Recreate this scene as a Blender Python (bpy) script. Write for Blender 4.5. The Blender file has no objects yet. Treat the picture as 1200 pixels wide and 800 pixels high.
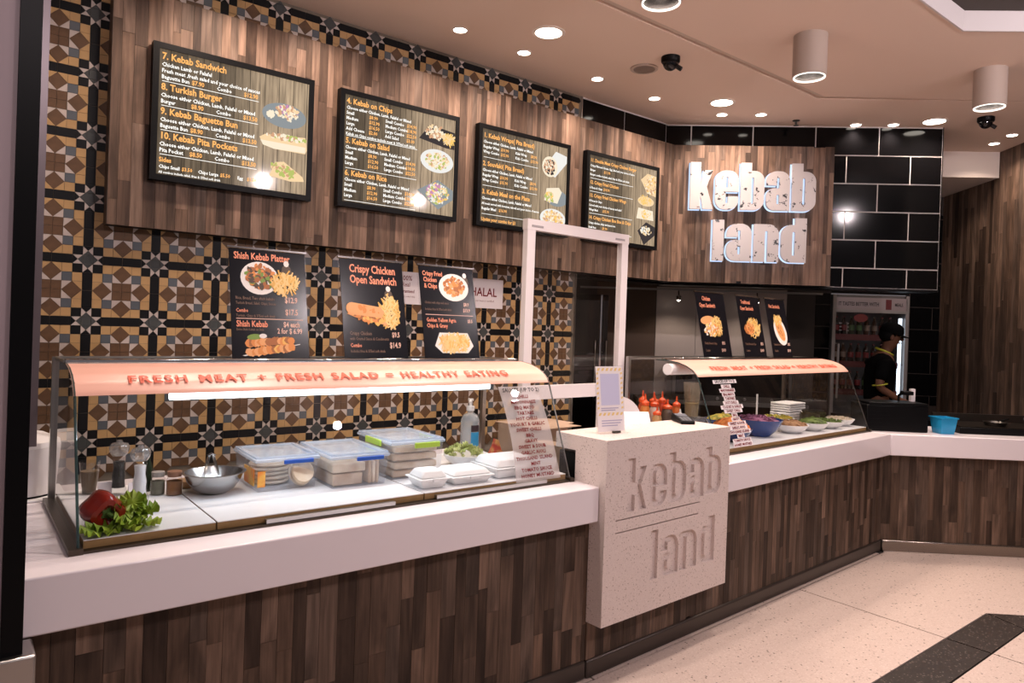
import bpy, bmesh, math, random
from mathutils import Vector, Matrix, Euler
R = math.radians
rnd = random.Random(7)
sc = bpy.context.scene
COL = sc.collection

# ------------------------------------------------------------------ camera
CAM = dict(f=832.06, yaw=38.391, pitch=-0.19, roll=1.988, sy=-15.364, loc=(-0.8118, -2.2697, 1.6186))
cd = bpy.data.cameras.new('camera'); cam = bpy.data.objects.new('camera', cd); COL.objects.link(cam)
cd.sensor_fit = 'HORIZONTAL'; cd.sensor_width = 36.0; cd.lens = CAM['f'] / 1200 * 36
cd.shift_y = CAM['sy'] / 1200; cd.clip_start = 0.05; cd.clip_end = 60
_y, _p, _r = R(CAM['yaw']), R(CAM['pitch']), R(CAM['roll'])
FW = Vector((math.sin(_y)*math.cos(_p), math.cos(_y)*math.cos(_p), math.sin(_p)))
RT = Vector((math.cos(_y), -math.sin(_y), 0)); UP = RT.cross(FW)
rt2 = RT*math.cos(_r) + UP*math.sin(_r); up2 = -RT*math.sin(_r) + UP*math.cos(_r)
cam.matrix_world = Matrix(((rt2.x, up2.x, -FW.x, CAM['loc'][0]), (rt2.y, up2.y, -FW.y, CAM['loc'][1]),
                           (rt2.z, up2.z, -FW.z, CAM['loc'][2]), (0, 0, 0, 1)))
sc.camera = cam

# ------------------------------------------------------------------ world, exposure
w = bpy.data.worlds.new('world'); sc.world = w; w.use_nodes = True
w.node_tree.nodes['Background'].inputs[0].default_value = (1.0, 0.88, 0.90, 1)
w.node_tree.nodes['Background'].inputs[1].default_value = 0.12
sc.view_settings.view_transform = 'Standard'; sc.view_settings.look = 'None'
sc.view_settings.exposure = 0.35; sc.view_settings.gamma = 1.0; sc.view_settings.use_curve_mapping = False
sc.cycles.use_denoising = True
WARM = (1.0, 0.80, 0.66); COOL = (0.80, 0.90, 1.0)
def area(name, loc, sx, sy_, watt, col, rot=(0, 0, 0), parent=None):
    d = bpy.data.lights.new(name, 'AREA'); d.shape = 'RECTANGLE'; d.size = sx; d.size_y = sy_; d.energy = watt; d.color = col
    o = bpy.data.objects.new(name, d); COL.objects.link(o); o.location = loc; o.rotation_euler = rot; o.parent = parent; return o
def spot(name, loc, watt, col, angle=120, rad=.04, blend=.6, parent=None):
    d = bpy.data.lights.new(name, 'SPOT'); d.energy = watt; d.color = col; d.spot_size = R(angle); d.spot_blend = blend; d.shadow_soft_size = rad
    o = bpy.data.objects.new(name, d); COL.objects.link(o); o.location = loc; o.parent = parent; return o
# added fill lamps, unseen, to brighten the counter fronts, block and ceiling lip
for lx, ly, FILL_W in ((-0.5, -2.3, 46), (2.0, -2.7, 112), (3.9, -2.4, 68)):
    hl_ = bpy.data.lights.new('fill_light', 'POINT'); hl_.energy = FILL_W; hl_.color = (1.0, .85, .86); hl_.shadow_soft_size = .035
    ho = bpy.data.objects.new('fill_light', hl_); COL.objects.link(ho); ho.location = (lx, ly, 3.2)

# ------------------------------------------------------------------ materials
def new_mat(name):
    m = bpy.data.materials.new(name); m.use_nodes = True
    return m, m.node_tree.nodes, m.node_tree.links, m.node_tree.nodes['Principled BSDF']
def M(name, col, rough=.5, metal=0., emit=None, es=0., spec=.5, var=0., vs=20., bump=0., trans=0., alpha=1.):
    m, N, L, b = new_mat(name)
    b.inputs['Base Color'].default_value = (*col, 1); b.inputs['Roughness'].default_value = rough
    b.inputs['Metallic'].default_value = metal; b.inputs['Specular IOR Level'].default_value = spec
    if emit: b.inputs['Emission Color'].default_value = (*emit, 1); b.inputs['Emission Strength'].default_value = es
    b.inputs['Transmission Weight'].default_value = trans; b.inputs['Alpha'].default_value = alpha
    if var or bump:
        g = N.new('ShaderNodeTexCoord'); n = N.new('ShaderNodeTexNoise'); n.inputs['Scale'].default_value = vs; n.inputs['Detail'].default_value = 4
        L.new(g.outputs['Object'], n.inputs['Vector'])
        if var:
            r = N.new('ShaderNodeMapRange'); r.inputs['To Min'].default_value = 1-var; r.inputs['To Max'].default_value = 1+var
            L.new(n.outputs['Fac'], r.inputs['Value'])
            x = N.new('ShaderNodeVectorMath'); x.operation = 'SCALE'; x.inputs[0].default_value = col
            L.new(r.outputs[0], x.inputs['Scale']); L.new(x.outputs[0], b.inputs['Base Color'])
        if bump:
            bp = N.new('ShaderNodeBump'); bp.inputs['Strength'].default_value = bump; bp.inputs['Distance'].default_value = .01
            L.new(n.outputs['Fac'], bp.inputs['Height']); L.new(bp.outputs[0], b.inputs['Normal'])
    return m
def M_emit(name, col, s):
    m, N, L, b = new_mat(name); b.inputs['Base Color'].default_value = (0, 0, 0, 1); b.inputs['Specular IOR Level'].default_value = 0
    b.inputs['Emission Color'].default_value = (*col, 1); b.inputs['Emission Strength'].default_value = s; return m
def M_ramp(name, stops, scale=8., rough=.6, detail=5., stretch=(1, 1, 1), emit=0., kind='noise', bump=0.):
    m, N, L, b = new_mat(name)
    g = N.new('ShaderNodeTexCoord'); mp = N.new('ShaderNodeMapping'); mp.inputs['Scale'].default_value = stretch
    L.new(g.outputs['Object'], mp.inputs[0])
    if kind == 'noise':
        n = N.new('ShaderNodeTexNoise'); n.inputs['Scale'].default_value = scale; n.inputs['Detail'].default_value = detail; out = n.outputs['Fac']
    else:
        n = N.new('ShaderNodeTexVoronoi'); n.inputs['Scale'].default_value = scale
        s = N.new('ShaderNodeSeparateColor'); L.new(n.outputs['Color'], s.inputs[0]); out = s.outputs[0]
    L.new(mp.outputs[0], n.inputs['Vector'])
    r = N.new('ShaderNodeValToRGB'); L.new(out, r.inputs[0]); e = r.color_ramp.elements
    e[0].position, e[0].color = stops[0][0], (*stops[0][1], 1); e[1].position, e[1].color = stops[-1][0], (*stops[-1][1], 1)
    for p, c in stops[1:-1]:
        k = e.new(p); k.color = (*c, 1)
    if kind != 'noise': r.color_ramp.interpolation = 'CONSTANT'
    L.new(r.outputs[0], b.inputs['Base Color']); b.inputs['Roughness'].default_value = rough
    if emit: L.new(r.outputs[0], b.inputs['Emission Color']); b.inputs['Emission Strength'].default_value = emit
    if bump:
        bp = N.new('ShaderNodeBump'); bp.inputs['Strength'].default_value = bump; bp.inputs['Distance'].default_value = .01
        L.new(out, bp.inputs['Height']); L.new(bp.outputs[0], b.inputs['Normal'])
    return m
def M_wood():
    m, N, L, b = new_mat('wood_plank')
    oi = N.new('ShaderNodeObjectInfo'); ge = N.new('ShaderNodeNewGeometry')
    off = N.new('ShaderNodeVectorMath'); off.operation = 'SCALE'; off.inputs[0].default_value = (37, 53, 71); L.new(oi.outputs['Random'], off.inputs['Scale'])
    ad = N.new('ShaderNodeVectorMath'); L.new(ge.outputs['Position'], ad.inputs[0]); L.new(off.outputs[0], ad.inputs[1])
    def tex(scl, s, det, dist):
        mp = N.new('ShaderNodeMapping'); mp.inputs['Scale'].default_value = scl; L.new(ad.outputs[0], mp.inputs[0])
        n = N.new('ShaderNodeTexNoise'); n.inputs['Scale'].default_value = s; n.inputs['Detail'].default_value = det; n.inputs['Distortion'].default_value = dist
        L.new(mp.outputs[0], n.inputs['Vector']); return n
    n1 = tex((1, 1, .05), 70, 4, .3); n2 = tex((1, 1, .22), 9, 5, 1.2)
    def rng(n, a, c):
        r = N.new('ShaderNodeMapRange'); r.inputs['From Min'].default_value = .3; r.inputs['From Max'].default_value = .7
        r.inputs['To Min'].default_value = a; r.inputs['To Max'].default_value = c; L.new(n.outputs['Fac'], r.inputs['Value']); return r
    r1 = rng(n1, .66, 1.25); r2 = rng(n2, .50, 1.35)
    mu = N.new('ShaderNodeMath'); mu.operation = 'MULTIPLY'; L.new(r1.outputs[0], mu.inputs[0]); L.new(r2.outputs[0], mu.inputs[1])
    x = N.new('ShaderNodeVectorMath'); x.operation = 'SCALE'; L.new(oi.outputs['Color'], x.inputs[0]); L.new(mu.outputs[0], x.inputs['Scale'])
    L.new(x.outputs[0], b.inputs['Base Color']); b.inputs['Roughness'].default_value = .55; b.inputs['Specular IOR Level'].default_value = .2
    bp = N.new('ShaderNodeBump'); bp.inputs['Strength'].default_value = .15; bp.inputs['Distance'].default_value = .003
    L.new(n1.outputs['Fac'], bp.inputs['Height']); L.new(bp.outputs[0], b.inputs['Normal']); return m
def M_terrazzo(name, base, specks, scale, rough=.35):
    """base colour with small chips: specks = [(share, colour)]"""
    m, N, L, b = new_mat(name)
    g = N.new('ShaderNodeNewGeometry'); cur = None
    for i, (share, col, sz) in enumerate(specks):
        v = N.new('ShaderNodeTexVoronoi'); v.inputs['Scale'].default_value = scale*sz; v.inputs['Randomness'].default_value = 1
        ad = N.new('ShaderNodeVectorMath'); ad.inputs[1].default_value = (i*3.7, i*1.3, i*2.1); L.new(g.outputs['Position'], ad.inputs[0]); L.new(ad.outputs[0], v.inputs['Vector'])
        s = N.new('ShaderNodeSeparateColor'); L.new(v.outputs['Color'], s.inputs[0])
        lt = N.new('ShaderNodeMath'); lt.operation = 'LESS_THAN'; lt.inputs[1].default_value = share; L.new(s.outputs[0], lt.inputs[0])
        d = N.new('ShaderNodeMath'); d.operation = 'LESS_THAN'; d.inputs[1].default_value = .42; L.new(v.outputs['Distance'], d.inputs[0])
        k = N.new('ShaderNodeMath'); k.operation = 'MULTIPLY'; L.new(lt.outputs[0], k.inputs[0]); L.new(d.outputs[0], k.inputs[1])
        mx = N.new('ShaderNodeMix'); mx.data_type = 'RGBA'; L.new(k.outputs[0], mx.inputs['Factor'])
        if cur is None: mx.inputs['A'].default_value = (*base, 1)
        else: L.new(cur, mx.inputs['A'])
        mx.inputs['B'].default_value = (*col, 1); cur = mx.outputs['Result']
    L.new(cur, b.inputs['Base Color']); b.inputs['Roughness'].default_value = rough; return m
def M_glass(name, tint=(1, 1, 1), f0=1.0, body=0.0, bcol=(1, 1, 1), rough=0.0):
    """thin pane: transparent + fresnel reflection (+ a little milky body)"""
    m = bpy.data.materials.new(name); m.use_nodes = True; N = m.node_tree.nodes; L = m.node_tree.links; N.clear()
    o = N.new('ShaderNodeOutputMaterial'); t = N.new('ShaderNodeBsdfTransparent'); t.inputs[0].default_value = (*tint, 1)
    gl = N.new('ShaderNodeBsdfGlossy'); gl.inputs['Roughness'].default_value = rough
    ge = N.new('ShaderNodeNewGeometry'); dt = N.new('ShaderNodeVectorMath'); dt.operation = 'DOT_PRODUCT'; L.new(ge.outputs['Incoming'], dt.inputs[0]); L.new(ge.outputs['Normal'], dt.inputs[1])
    def mth(op, a, b=None):
        n = N.new('ShaderNodeMath'); n.operation = op
        for i, q in enumerate((a, b)):
            if q is None: continue
            if isinstance(q, (int, float)): n.inputs[i].default_value = q
            else: L.new(q, n.inputs[i])
        return n.outputs[0]
    sch = mth('POWER', mth('SUBTRACT', 1.0, mth('ABSOLUTE', dt.outputs['Value'])), 5.0)   # Schlick, same from both sides
    mu = N.new('ShaderNodeMath'); mu.operation = 'MULTIPLY'; mu.inputs[1].default_value = f0; mu.use_clamp = True; L.new(mth('ADD', mth('MULTIPLY', sch, .95), .05), mu.inputs[0])
    src = t.outputs[0]
    if body:
        df = N.new('ShaderNodeBsdfDiffuse'); df.inputs[0].default_value = (*bcol, 1); mb_ = N.new('ShaderNodeMixShader'); mb_.inputs[0].default_value = body
        L.new(t.outputs[0], mb_.inputs[1]); L.new(df.outputs[0], mb_.inputs[2]); src = mb_.outputs[0]
    mx = N.new('ShaderNodeMixShader'); L.new(mu.outputs[0], mx.inputs[0]); L.new(src, mx.inputs[1]); L.new(gl.outputs[0], mx.inputs[2])
    L.new(mx.outputs[0], o.inputs[0]); return m
def M_screen():
    """lit menu screen: grey-brown upright boards, paler to one side of the artwork"""
    m, N, L, b = new_mat('screen_artwork')
    tc = N.new('ShaderNodeTexCoord'); sp = N.new('ShaderNodeSeparateXYZ'); L.new(tc.outputs['Object'], sp.inputs[0])
    k = N.new('ShaderNodeMath'); k.operation = 'MULTIPLY'; k.inputs[1].default_value = 12.5; L.new(sp.outputs['X'], k.inputs[0])
    fl = N.new('ShaderNodeMath'); fl.operation = 'FLOOR'; L.new(k.outputs[0], fl.inputs[0])
    fc = N.new('ShaderNodeMath'); fc.operation = 'FRACT'; L.new(k.outputs[0], fc.inputs[0])
    wn = N.new('ShaderNodeTexWhiteNoise'); wn.noise_dimensions = '1D'; L.new(fl.outputs[0], wn.inputs['W'])
    mp = N.new('ShaderNodeMapping'); mp.inputs['Scale'].default_value = (45, 1, 3); L.new(tc.outputs['Object'], mp.inputs[0])
    nz = N.new('ShaderNodeTexNoise'); nz.inputs['Scale'].default_value = 1.6; nz.inputs['Detail'].default_value = 4; L.new(mp.outputs[0], nz.inputs['Vector'])
    gr = N.new('ShaderNodeMapRange'); gr.interpolation_type = 'SMOOTHSTEP'; gr.inputs['From Min'].default_value = .25; gr.inputs['From Max'].default_value = .72
    gr.inputs['To Min'].default_value = .28; gr.inputs['To Max'].default_value = .95; L.new(sp.outputs['X'], gr.inputs['Value'])
    a = N.new('ShaderNodeMath'); a.operation = 'MULTIPLY_ADD'; a.inputs[1].default_value = .35; a.inputs[2].default_value = .55; L.new(wn.outputs['Value'], a.inputs[0])
    c = N.new('ShaderNodeMath'); c.operation = 'MULTIPLY'; L.new(a.outputs[0], c.inputs[0]); L.new(nz.outputs['Fac'], c.inputs[1])
    d = N.new('ShaderNodeMath'); d.operation = 'MULTIPLY'; L.new(c.outputs[0], d.inputs[0]); L.new(gr.outputs[0], d.inputs[1])
    g = N.new('ShaderNodeMath'); g.operation = 'GREATER_THAN'; g.inputs[1].default_value = .05; L.new(fc.outputs[0], g.inputs[0])
    h = N.new('ShaderNodeMath'); h.operation = 'MULTIPLY_ADD'; h.inputs[1].default_value = .75; h.inputs[2].default_value = .25; L.new(g.outputs[0], h.inputs[0])
    e = N.new('ShaderNodeMath'); e.operation = 'MULTIPLY'; L.new(d.outputs[0], e.inputs[0]); L.new(h.outputs[0], e.inputs[1])
    x = N.new('ShaderNodeVectorMath'); x.operation = 'SCALE'; x.inputs[0].default_value = (1.0, .74, .48); L.new(e.outputs[0], x.inputs['Scale'])
    b.inputs['Base Color'].default_value = (.01, .01, .01, 1); b.inputs['Roughness'].default_value = .08; b.inputs['Specular IOR Level'].default_value = .16
    L.new(x.outputs[0], b.inputs['Emission Color']); b.inputs['Emission Strength'].default_value = .95; return m

WOOD = M_wood()
m_white = M('white_composite', (.80, .73, .765), .16)
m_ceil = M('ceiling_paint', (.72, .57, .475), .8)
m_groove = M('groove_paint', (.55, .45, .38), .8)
m_lip = M('white_lip_paint', (.58, .54, .54), .6)
m_darkceil = M('dark_hall_ceiling', (.05, .04, .035), .8)
m_grout = M('tile_grout', (.16, .13, .10), .9)
m_blackmetal = M('black_metal', (.003, .003, .0035), .4, spec=.12)
m_black = M('black_plastic', (.003, .003, .0035), .4, spec=.12)
m_steel = M('brushed_steel', (.42, .40, .38), .28, 1.)
m_dsteel = M('dark_steel', (.12, .11, .10), .35, 1.)
m_kick = M('kick_plate', (.075, .06, .052), .32, .6)
m_chrome = M('chrome', (.75, .75, .76), .08, 1.)
m_mauve = M('mauve_pillar', (.36, .28, .30), .6)
m_floor = M_terrazzo('floor_terrazzo', (.60, .475, .42), [(.5, (.64, .51, .455), 1.), (.16, (.47, .355, .305), 1.3), (.035, (.16, .115, .09), 1.), (.2, (.68, .57, .51), 1.6)], 75, .28)
m_band = M_terrazzo('band_terrazzo', (.030, .024, .021), [(.4, (.045, .036, .031), 1.), (.12, (.13, .105, .09), 1.2), (.05, (.24, .20, .17), 1.6)], 75, .3)
m_block = M_terrazzo('block_terrazzo', (.70, .595, .56), [(.4, (.75, .645, .61), 1.), (.12, (.42, .325, .285), 1.), (.2, (.58, .48, .445), 1.5)], 130, .4)
m_joint = M('floor_joint', (.03, .025, .022), .9)
T_BLK = M('tile_black', (.006, .006, .007), .4, spec=.15); T_BEI = M('tile_ochre', (.46, .28, .122), .5, spec=.3, var=.2, vs=9)
T_BRN = M('tile_brown', (.115, .060, .030), .45, spec=.25, var=.45, vs=25); T_WHT = M('tile_white', (.50, .42, .38), .5)
T_BLU = M('tile_blue_grey', (.075, .085, .10), .45, var=.15, vs=12); T_GRY = M('tile_grey', (.055, .058, .058), .45, spec=.25); T_MAR = M('tile_maroon', (.09, .025, .018), .45)
TILE = [T_BLK, T_BEI, T_BRN, T_WHT, T_BLU, T_GRY, T_MAR]
m_bigtile = M('black_glazed_tile', (.0022, .0022, .0026), .10, spec=.18); m_biggrout = M('pale_grout', (.62, .57, .55), .8)
m_glass = M_glass('case_glass', (.97, .98, .98), 1.0); m_acry = M_glass('clear_acrylic', (.97, .97, .97), 1.0)
m_edge = M_glass('glass_edge', (.25, .36, .36), 1.0, .35, (.10, .16, .16))
m_tub = M_glass('translucent_plastic', (.95, .96, .98), .9, .10, (.86, .88, .95), .12)
m_lid = M_glass('translucent_lid', (.92, .95, .99), .8, .34, (.82, .87, .95), .12)
m_banner = M('peach_banner', (.70, .375, .295), .34, emit=(.86, .46, .35), es=.05)
m_redtext = M('red_orange_lettering', (.60, .065, .018), .5)
m_tube = M_emit('fluorescent_tube', (.86, .93, 1.0), 4.0)
m_lampon = M_emit('lit_lamp', (1.0, .90, .78), 14.0)
m_screen = M_screen()
m_scr_white = M_emit('screen_white_text', (1, .96, .90), 1.0)
m_scr_or = M_emit('screen_orange_text', (1.0, .47, .14), .95)
m_posterblk = M('poster_black', (.007, .007, .010), .2, spec=.2)
m_pt_or = M('poster_orange_text', (.85, .30, .17), .5); m_pt_pk = M('poster_pink_text', (.75, .48, .38), .5); m_pt_dim = M('poster_dim_text', (.20, .11, .07), .5)
m_paper = M('white_paper', (.72, .66, .68), .6); m_plate = M('white_print', (.80, .77, .74), .5)
m_fry = M('fries_print', (.80, .47, .11), .5); m_fry2 = M('pale_fries_print', (.90, .62, .26), .5)
m_br1 = M('brown_food_print', (.38, .13, .035), .5); m_br2 = M('orange_food_print', (.70, .26, .06), .5); m_br3 = M('dark_food_print', (.08, .05, .03), .5); m_grn = M('green_food_print', (.18, .30, .05), .5); m_bun = M('bun_print', (.78, .38, .15), .5)
def se(n, c, s=.9): return M_emit(n, c, s)
s_wht = se('screen_plate', (.80, .78, .74)); s_gry = se('screen_grey_plate', (.26, .28, .29)); s_meat = se('screen_meat', (.62, .34, .20)); s_bread = se('screen_bread', (.86, .62, .36)); s_cream = se('screen_cream', (.88, .76, .58)); s_fry = se('screen_fries', (.90, .56, .15)); s_grn = se('screen_salad', (.45, .50, .14)); s_pur = se('screen_onion', (.56, .25, .42)); s_drk = se('screen_dark', (.05, .04, .04))
SCRM = [s_wht, s_gry, s_meat, s_bread, s_cream, s_fry, s_grn, s_pur, s_drk]
POSM = [m_plate, m_fry, m_fry2, m_br1, m_br2, m_br3, m_grn, m_bun]

# ------------------------------------------------------------------ mesh helpers
class MB:
    def __init__(s): s.v, s.f, s.m = [], [], []
    def add(s, vs, fs, m=0):
        o = len(s.v); s.v += [tuple(v) for v in vs]; s.f += [tuple(i+o for i in f) for f in fs]; s.m += [m]*len(fs); return s
    def box(s, x0, y0, z0, x1, y1, z1, m=0):
        v = [(x, y, z) for x in (x0, x1) for y in (y0, y1) for z in (z0, z1)]
        return s.add(v, [(0, 1, 3, 2), (4, 6, 7, 5), (0, 4, 5, 1), (2, 3, 7, 6), (0, 2, 6, 4), (1, 5, 7, 3)], m)
    def prism(s, poly, z0, z1, m=0):          # polygon in xy, extruded in z
        n = len(poly)
        v = [(x, y, z0) for x, y in poly] + [(x, y, z1) for x, y in poly]
        return s.add(v, [tuple(range(n))[::-1], tuple(range(n, 2*n))] + [(i, (i+1) % n, n+(i+1) % n, n+i) for i in range(n)], m)
    def plate(s, poly, y0, y1, m=0):          # polygon in xz (CCW seen from -y), extruded in y
        n = len(poly)
        v = [(x, y0, z) for x, z in poly] + [(x, y1, z) for x, z in poly]
        return s.add(v, [tuple(range(n)), tuple(range(n, 2*n))[::-1]] + [(i, n+i, n+(i+1) % n, (i+1) % n) for i in range(n)], m)
    def lathe(s, prof, n=20, c=(0, 0, 0), m=0, lobes=None, cap=True):
        o = []; k = len(prof)
        for j in range(n):
            a = 2*math.pi*j/n; q = lobes(a) if lobes else 1
            o += [(c[0]+r*q*math.cos(a), c[1]+r*q*math.sin(a), c[2]+z) for r, z in prof]
        fs = [(j*k+i, ((j+1) % n)*k+i, ((j+1) % n)*k+i+1, j*k+i+1) for j in range(n) for i in range(k-1)]
        if cap and prof[0][0] > 1e-6: fs.append(tuple(j*k for j in range(n))[::-1])
        if cap and prof[-1][0] > 1e-6: fs.append(tuple(j*k+k-1 for j in range(n)))
        return s.add(o, fs, m)
    def tube(s, pts, r, n=8, m=0):
        pts = [Vector(p) for p in pts]; o = []
        for i, p in enumerate(pts):
            d = (pts[min(i+1, len(pts)-1)]-pts[max(i-1, 0)]).normalized()
            a = d.orthogonal().normalized() if i == 0 else (pa - d*pa.dot(d)).normalized()
            pa = a; b = d.cross(a); rr = r[i] if isinstance(r, (list, tuple)) else r
            o += [p + (a*math.cos(2*math.pi*j/n)+b*math.sin(2*math.pi*j/n))*rr for j in range(n)]
        k = len(pts)
        fs = [(i*n+j, i*n+(j+1) % n, (i+1)*n+(j+1) % n, (i+1)*n+j) for i in range(k-1) for j in range(n)]
        fs += [tuple(range(n))[::-1], tuple(range((k-1)*n, k*n))]
        return s.add(o, fs, m)
    def ell(s, c, r, n=12, k=7, m=0, rot=None):
        vs = []; fs = []
        for i in range(k+1):
            t = math.pi*i/k
            for j in range(n):
                a = 2*math.pi*j/n; p = Vector((r[0]*math.sin(t)*math.cos(a), r[1]*math.sin(t)*math.sin(a), r[2]*math.cos(t)))
                if rot: p = rot @ p
                vs.append(p+Vector(c))
        for i in range(k):
            for j in range(n): fs.append((i*n+j, (i+1)*n+j, (i+1)*n+(j+1) % n, i*n+(j+1) % n))
        return s.add(vs, fs, m)
    def sheet(s, fn, nu, nv, m=0):
        vs = [fn(i/nu, j/nv) for i in range(nu+1) for j in range(nv+1)]; q = nv+1
        return s.add(vs, [(i*q+j, (i+1)*q+j, (i+1)*q+j+1, i*q+j+1) for i in range(nu) for j in range(nv)], m)
    def mesh(s, me, fn, m=0):
        s.add([fn(v.co) for v in me.vertices], [tuple(p.vertices) for p in me.polygons], m); return s
    def text(s, body, size, x, z, y=0., m=0, bold=.0, xs=1., align='LEFT', fn=None):
        c = bpy.data.curves.new('t', 'FONT'); c.body = body; c.size = size; c.offset = bold*size; c.align_x = align; c.resolution_u = 1 if size < .03 else 2
        o = bpy.data.objects.new('t', c); me = bpy.data.meshes.new_from_object(o)
        if fn is None: fn = lambda p: (x+p.x*xs, y, z+p.y)
        s.mesh(me, fn, m); bpy.data.objects.remove(o); bpy.data.curves.remove(c); bpy.data.meshes.remove(me); return s
    def build(s, name, mats, parent=None, smooth=False, loc=None, rot=None, bevel=0., seg=2, label=None, kind=None, recalc=True):
        me = bpy.data.meshes.new(name); me.from_pydata(s.v, [], s.f)
        mats = mats if isinstance(mats, (list, tuple)) else [mats]
        for q in mats: me.materials.append(q)
        me.polygons.foreach_set('material_index', s.m)
        if recalc:
            bm = bmesh.new(); bm.from_mesh(me); bmesh.ops.recalc_face_normals(bm, faces=bm.faces); bm.to_mesh(me); bm.free()
        if smooth: me.shade_smooth(); me.set_sharp_from_angle(angle=R(40))
        me.update()
        o = bpy.data.objects.new(name, me); COL.objects.link(o); o.parent = parent
        if loc: o.location = loc
        if rot: o.rotation_euler = rot
        if bevel:
            b = o.modifiers.new('bevel', 'BEVEL'); b.width = bevel; b.segments = seg; b.limit_method = 'ANGLE'
            if not smooth: me.shade_smooth(); me.set_sharp_from_angle(angle=R(30))
        if label: o['label'] = label
        if kind: o['kind'] = kind
        return o
def tag(o, label, cat, group=None):
    o['label'] = label; o['category'] = cat
    if group: o['group'] = group
    return o
def thing(name, label, cat, loc=(0, 0, 0), rz=0., group=None, rx=0.):
    o = bpy.data.objects.new(name, None); COL.objects.link(o); o.location = loc; o.rotation_euler = (rx, 0, rz); o.empty_display_size = .05
    return tag(o, label, cat, group)
def dup(root, loc, rz=None, label=None, group=None):
    r = root.copy(); COL.objects.link(r); r.location = loc
    if rz is not None: r.rotation_euler = (root.rotation_euler.x, 0, rz)
    if label: r['label'] = label
    if group: r['group'] = group
    for ch in list(root.children):
        c = ch.copy(); COL.objects.link(c); c.parent = r
        for g in list(ch.children):
            d = g.copy(); COL.objects.link(d); d.parent = c
    return r
def struct(o): o['kind'] = 'structure'; return o
def rect(x0, z0, x1, z1): return [(x0, z0), (x1, z0), (x1, z1), (x0, z1)]
def ellp(cx, cz, rx, rz, n=24, rot=0., jit=0.):
    out = []
    for i in range(n):
        a = 2*math.pi*i/n; k = 1+rnd.uniform(-jit, jit); x, z = rx*k*math.cos(a), rz*k*math.sin(a)
        out.append((cx+x*math.cos(rot)-z*math.sin(rot), cz+x*math.sin(rot)+z*math.cos(rot)))
    return out
class Frame:
    def __init__(s, o, deg):
        s.o = Vector((o[0], o[1], 0)); s.a = R(deg); s.e1 = Vector((math.cos(s.a), math.sin(s.a), 0)); s.e2 = Vector((-math.sin(s.a), math.cos(s.a), 0))
    def __call__(s, u, v, z=0.): p = s.o + s.e1*u + s.e2*v; return (p.x, p.y, z)
    def xy(s, u, v): p = s(u, v); return (p[0], p[1])
FM = Frame((0, 0), 0); FRc = Frame((1.5346, -.0051), 2.564); FB = Frame((1.5283, -.0378), 2.204)
CO = FRc(3.2592, 0); FL = Frame(CO, -41.19); FS = Frame((4.0686, 1.7118), -42.97)
ZC, ZB, ZCEIL, YW, YM = .90, .7398, 3.441, 1.8118, 1.7118

# ------------------------------------------------------------------ planks
UNIT = MB().box(0, 0, 0, 1, 1, 1).build('plank_mesh', WOOD); UNIT_ME = UNIT.data; bpy.data.objects.remove(UNIT)
PAL = [(.190, .117, .081), (.148, .094, .067), (.235, .148, .105), (.115, .072, .051), (.275, .176, .127), (.165, .112, .085), (.085, .052, .037), (.205, .135, .100)]
def planks(parent, x0, x1, z0, z1, yfront, wid=(.062, .10), ln=(.3, .85), seed=1, gap=.0012, tone=1., along='x', th=.012):
    r = random.Random(seed); x = x0
    while x < x1-.005:
        w_ = min(r.uniform(*wid), x1-x)
        if x1-x-w_ < .02: w_ = x1-x
        z = z0 - r.uniform(0, ln[1]*.8)
        while z < z1:
            l = r.uniform(*ln); a, b = max(z, z0), min(z+l, z1); z += l
            if b-a < .02: continue
            o = bpy.data.objects.new('plank', UNIT_ME); COL.objects.link(o); o.parent = parent
            pr = r.uniform(0, .0015)
            if along == 'x': o.location = (x+gap/2, yfront-pr, a+gap/2); o.scale = (w_-gap, th, b-a-gap)
            else: o.location = (yfront-pr, x+gap/2, a+gap/2); o.scale = (th, w_-gap, b-a-gap)
            c = r.choice(PAL); k = tone*r.uniform(.85, 1.15); o.color = (c[0]*k, c[1]*k, c[2]*k, 1)
        x += w_

# ================================================================== STRUCTURE
# ---- floor
floor = struct(MB().box(-4, -6, -.06, 9, 6, -.008).build('floor', m_joint))
def line_isect(p, d, q, e):
    det = d[0]*(-e[1])+e[0]*d[1]; t = ((q[0]-p[0])*(-e[1])+e[0]*(q[1]-p[1]))/det; return (p[0]+d[0]*t, p[1]+d[1]*t)
def slab(poly, mat, name='floor_slab'):
    MB().prism(poly, -.008, 0).build(name, mat, floor)
g = .005
yb1, yb0 = -.745, -.962                     # dark band edges
dl = (math.cos(R(-42)), math.sin(R(-42)))
P1 = (4.095, yb1); P0 = (4.012, yb0); far1 = (P1[0]+dl[0]*4.5, P1[1]+dl[1]*4.5); far0 = (P0[0]+dl[0]*4.5, P0[1]+dl[1]*4.5)
kv = .028                                   # joint in front of the kick plate
cL = (1.56, kv)
cC = line_isect(FRc.xy(0, kv), FRc.e1[:2], FL.xy(0, kv), FL.e1[:2])
xs_ = [-4, -1.31, 1.09, 3.49]
for a, b in zip(xs_[:-1], xs_[1:]):
    def top(x): return kv if x < 1.5 else FRc.xy((x-1.5346)/FRc.e1.x, kv)[1]
    poly = [(a+g, yb1+g), (b-g, yb1+g), (b-g, top(b)-g)] + ([(1.56, kv-g)] if a < 1.56 < b else []) + [(a+g, top(a)-g)]
    slab(poly, m_floor)
    slab([(a+g, yb0+g), (b-g, yb0+g), (b-g, yb1-g), (a+g, yb1-g)], m_band, 'dark_floor_slab')
    for c_, d_ in ((-2.1, yb0), (-4.0, -2.1)): slab([(a+g, c_+g), (b-g, c_+g), (b-g, d_-g), (a+g, d_-g)], m_floor)
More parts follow.
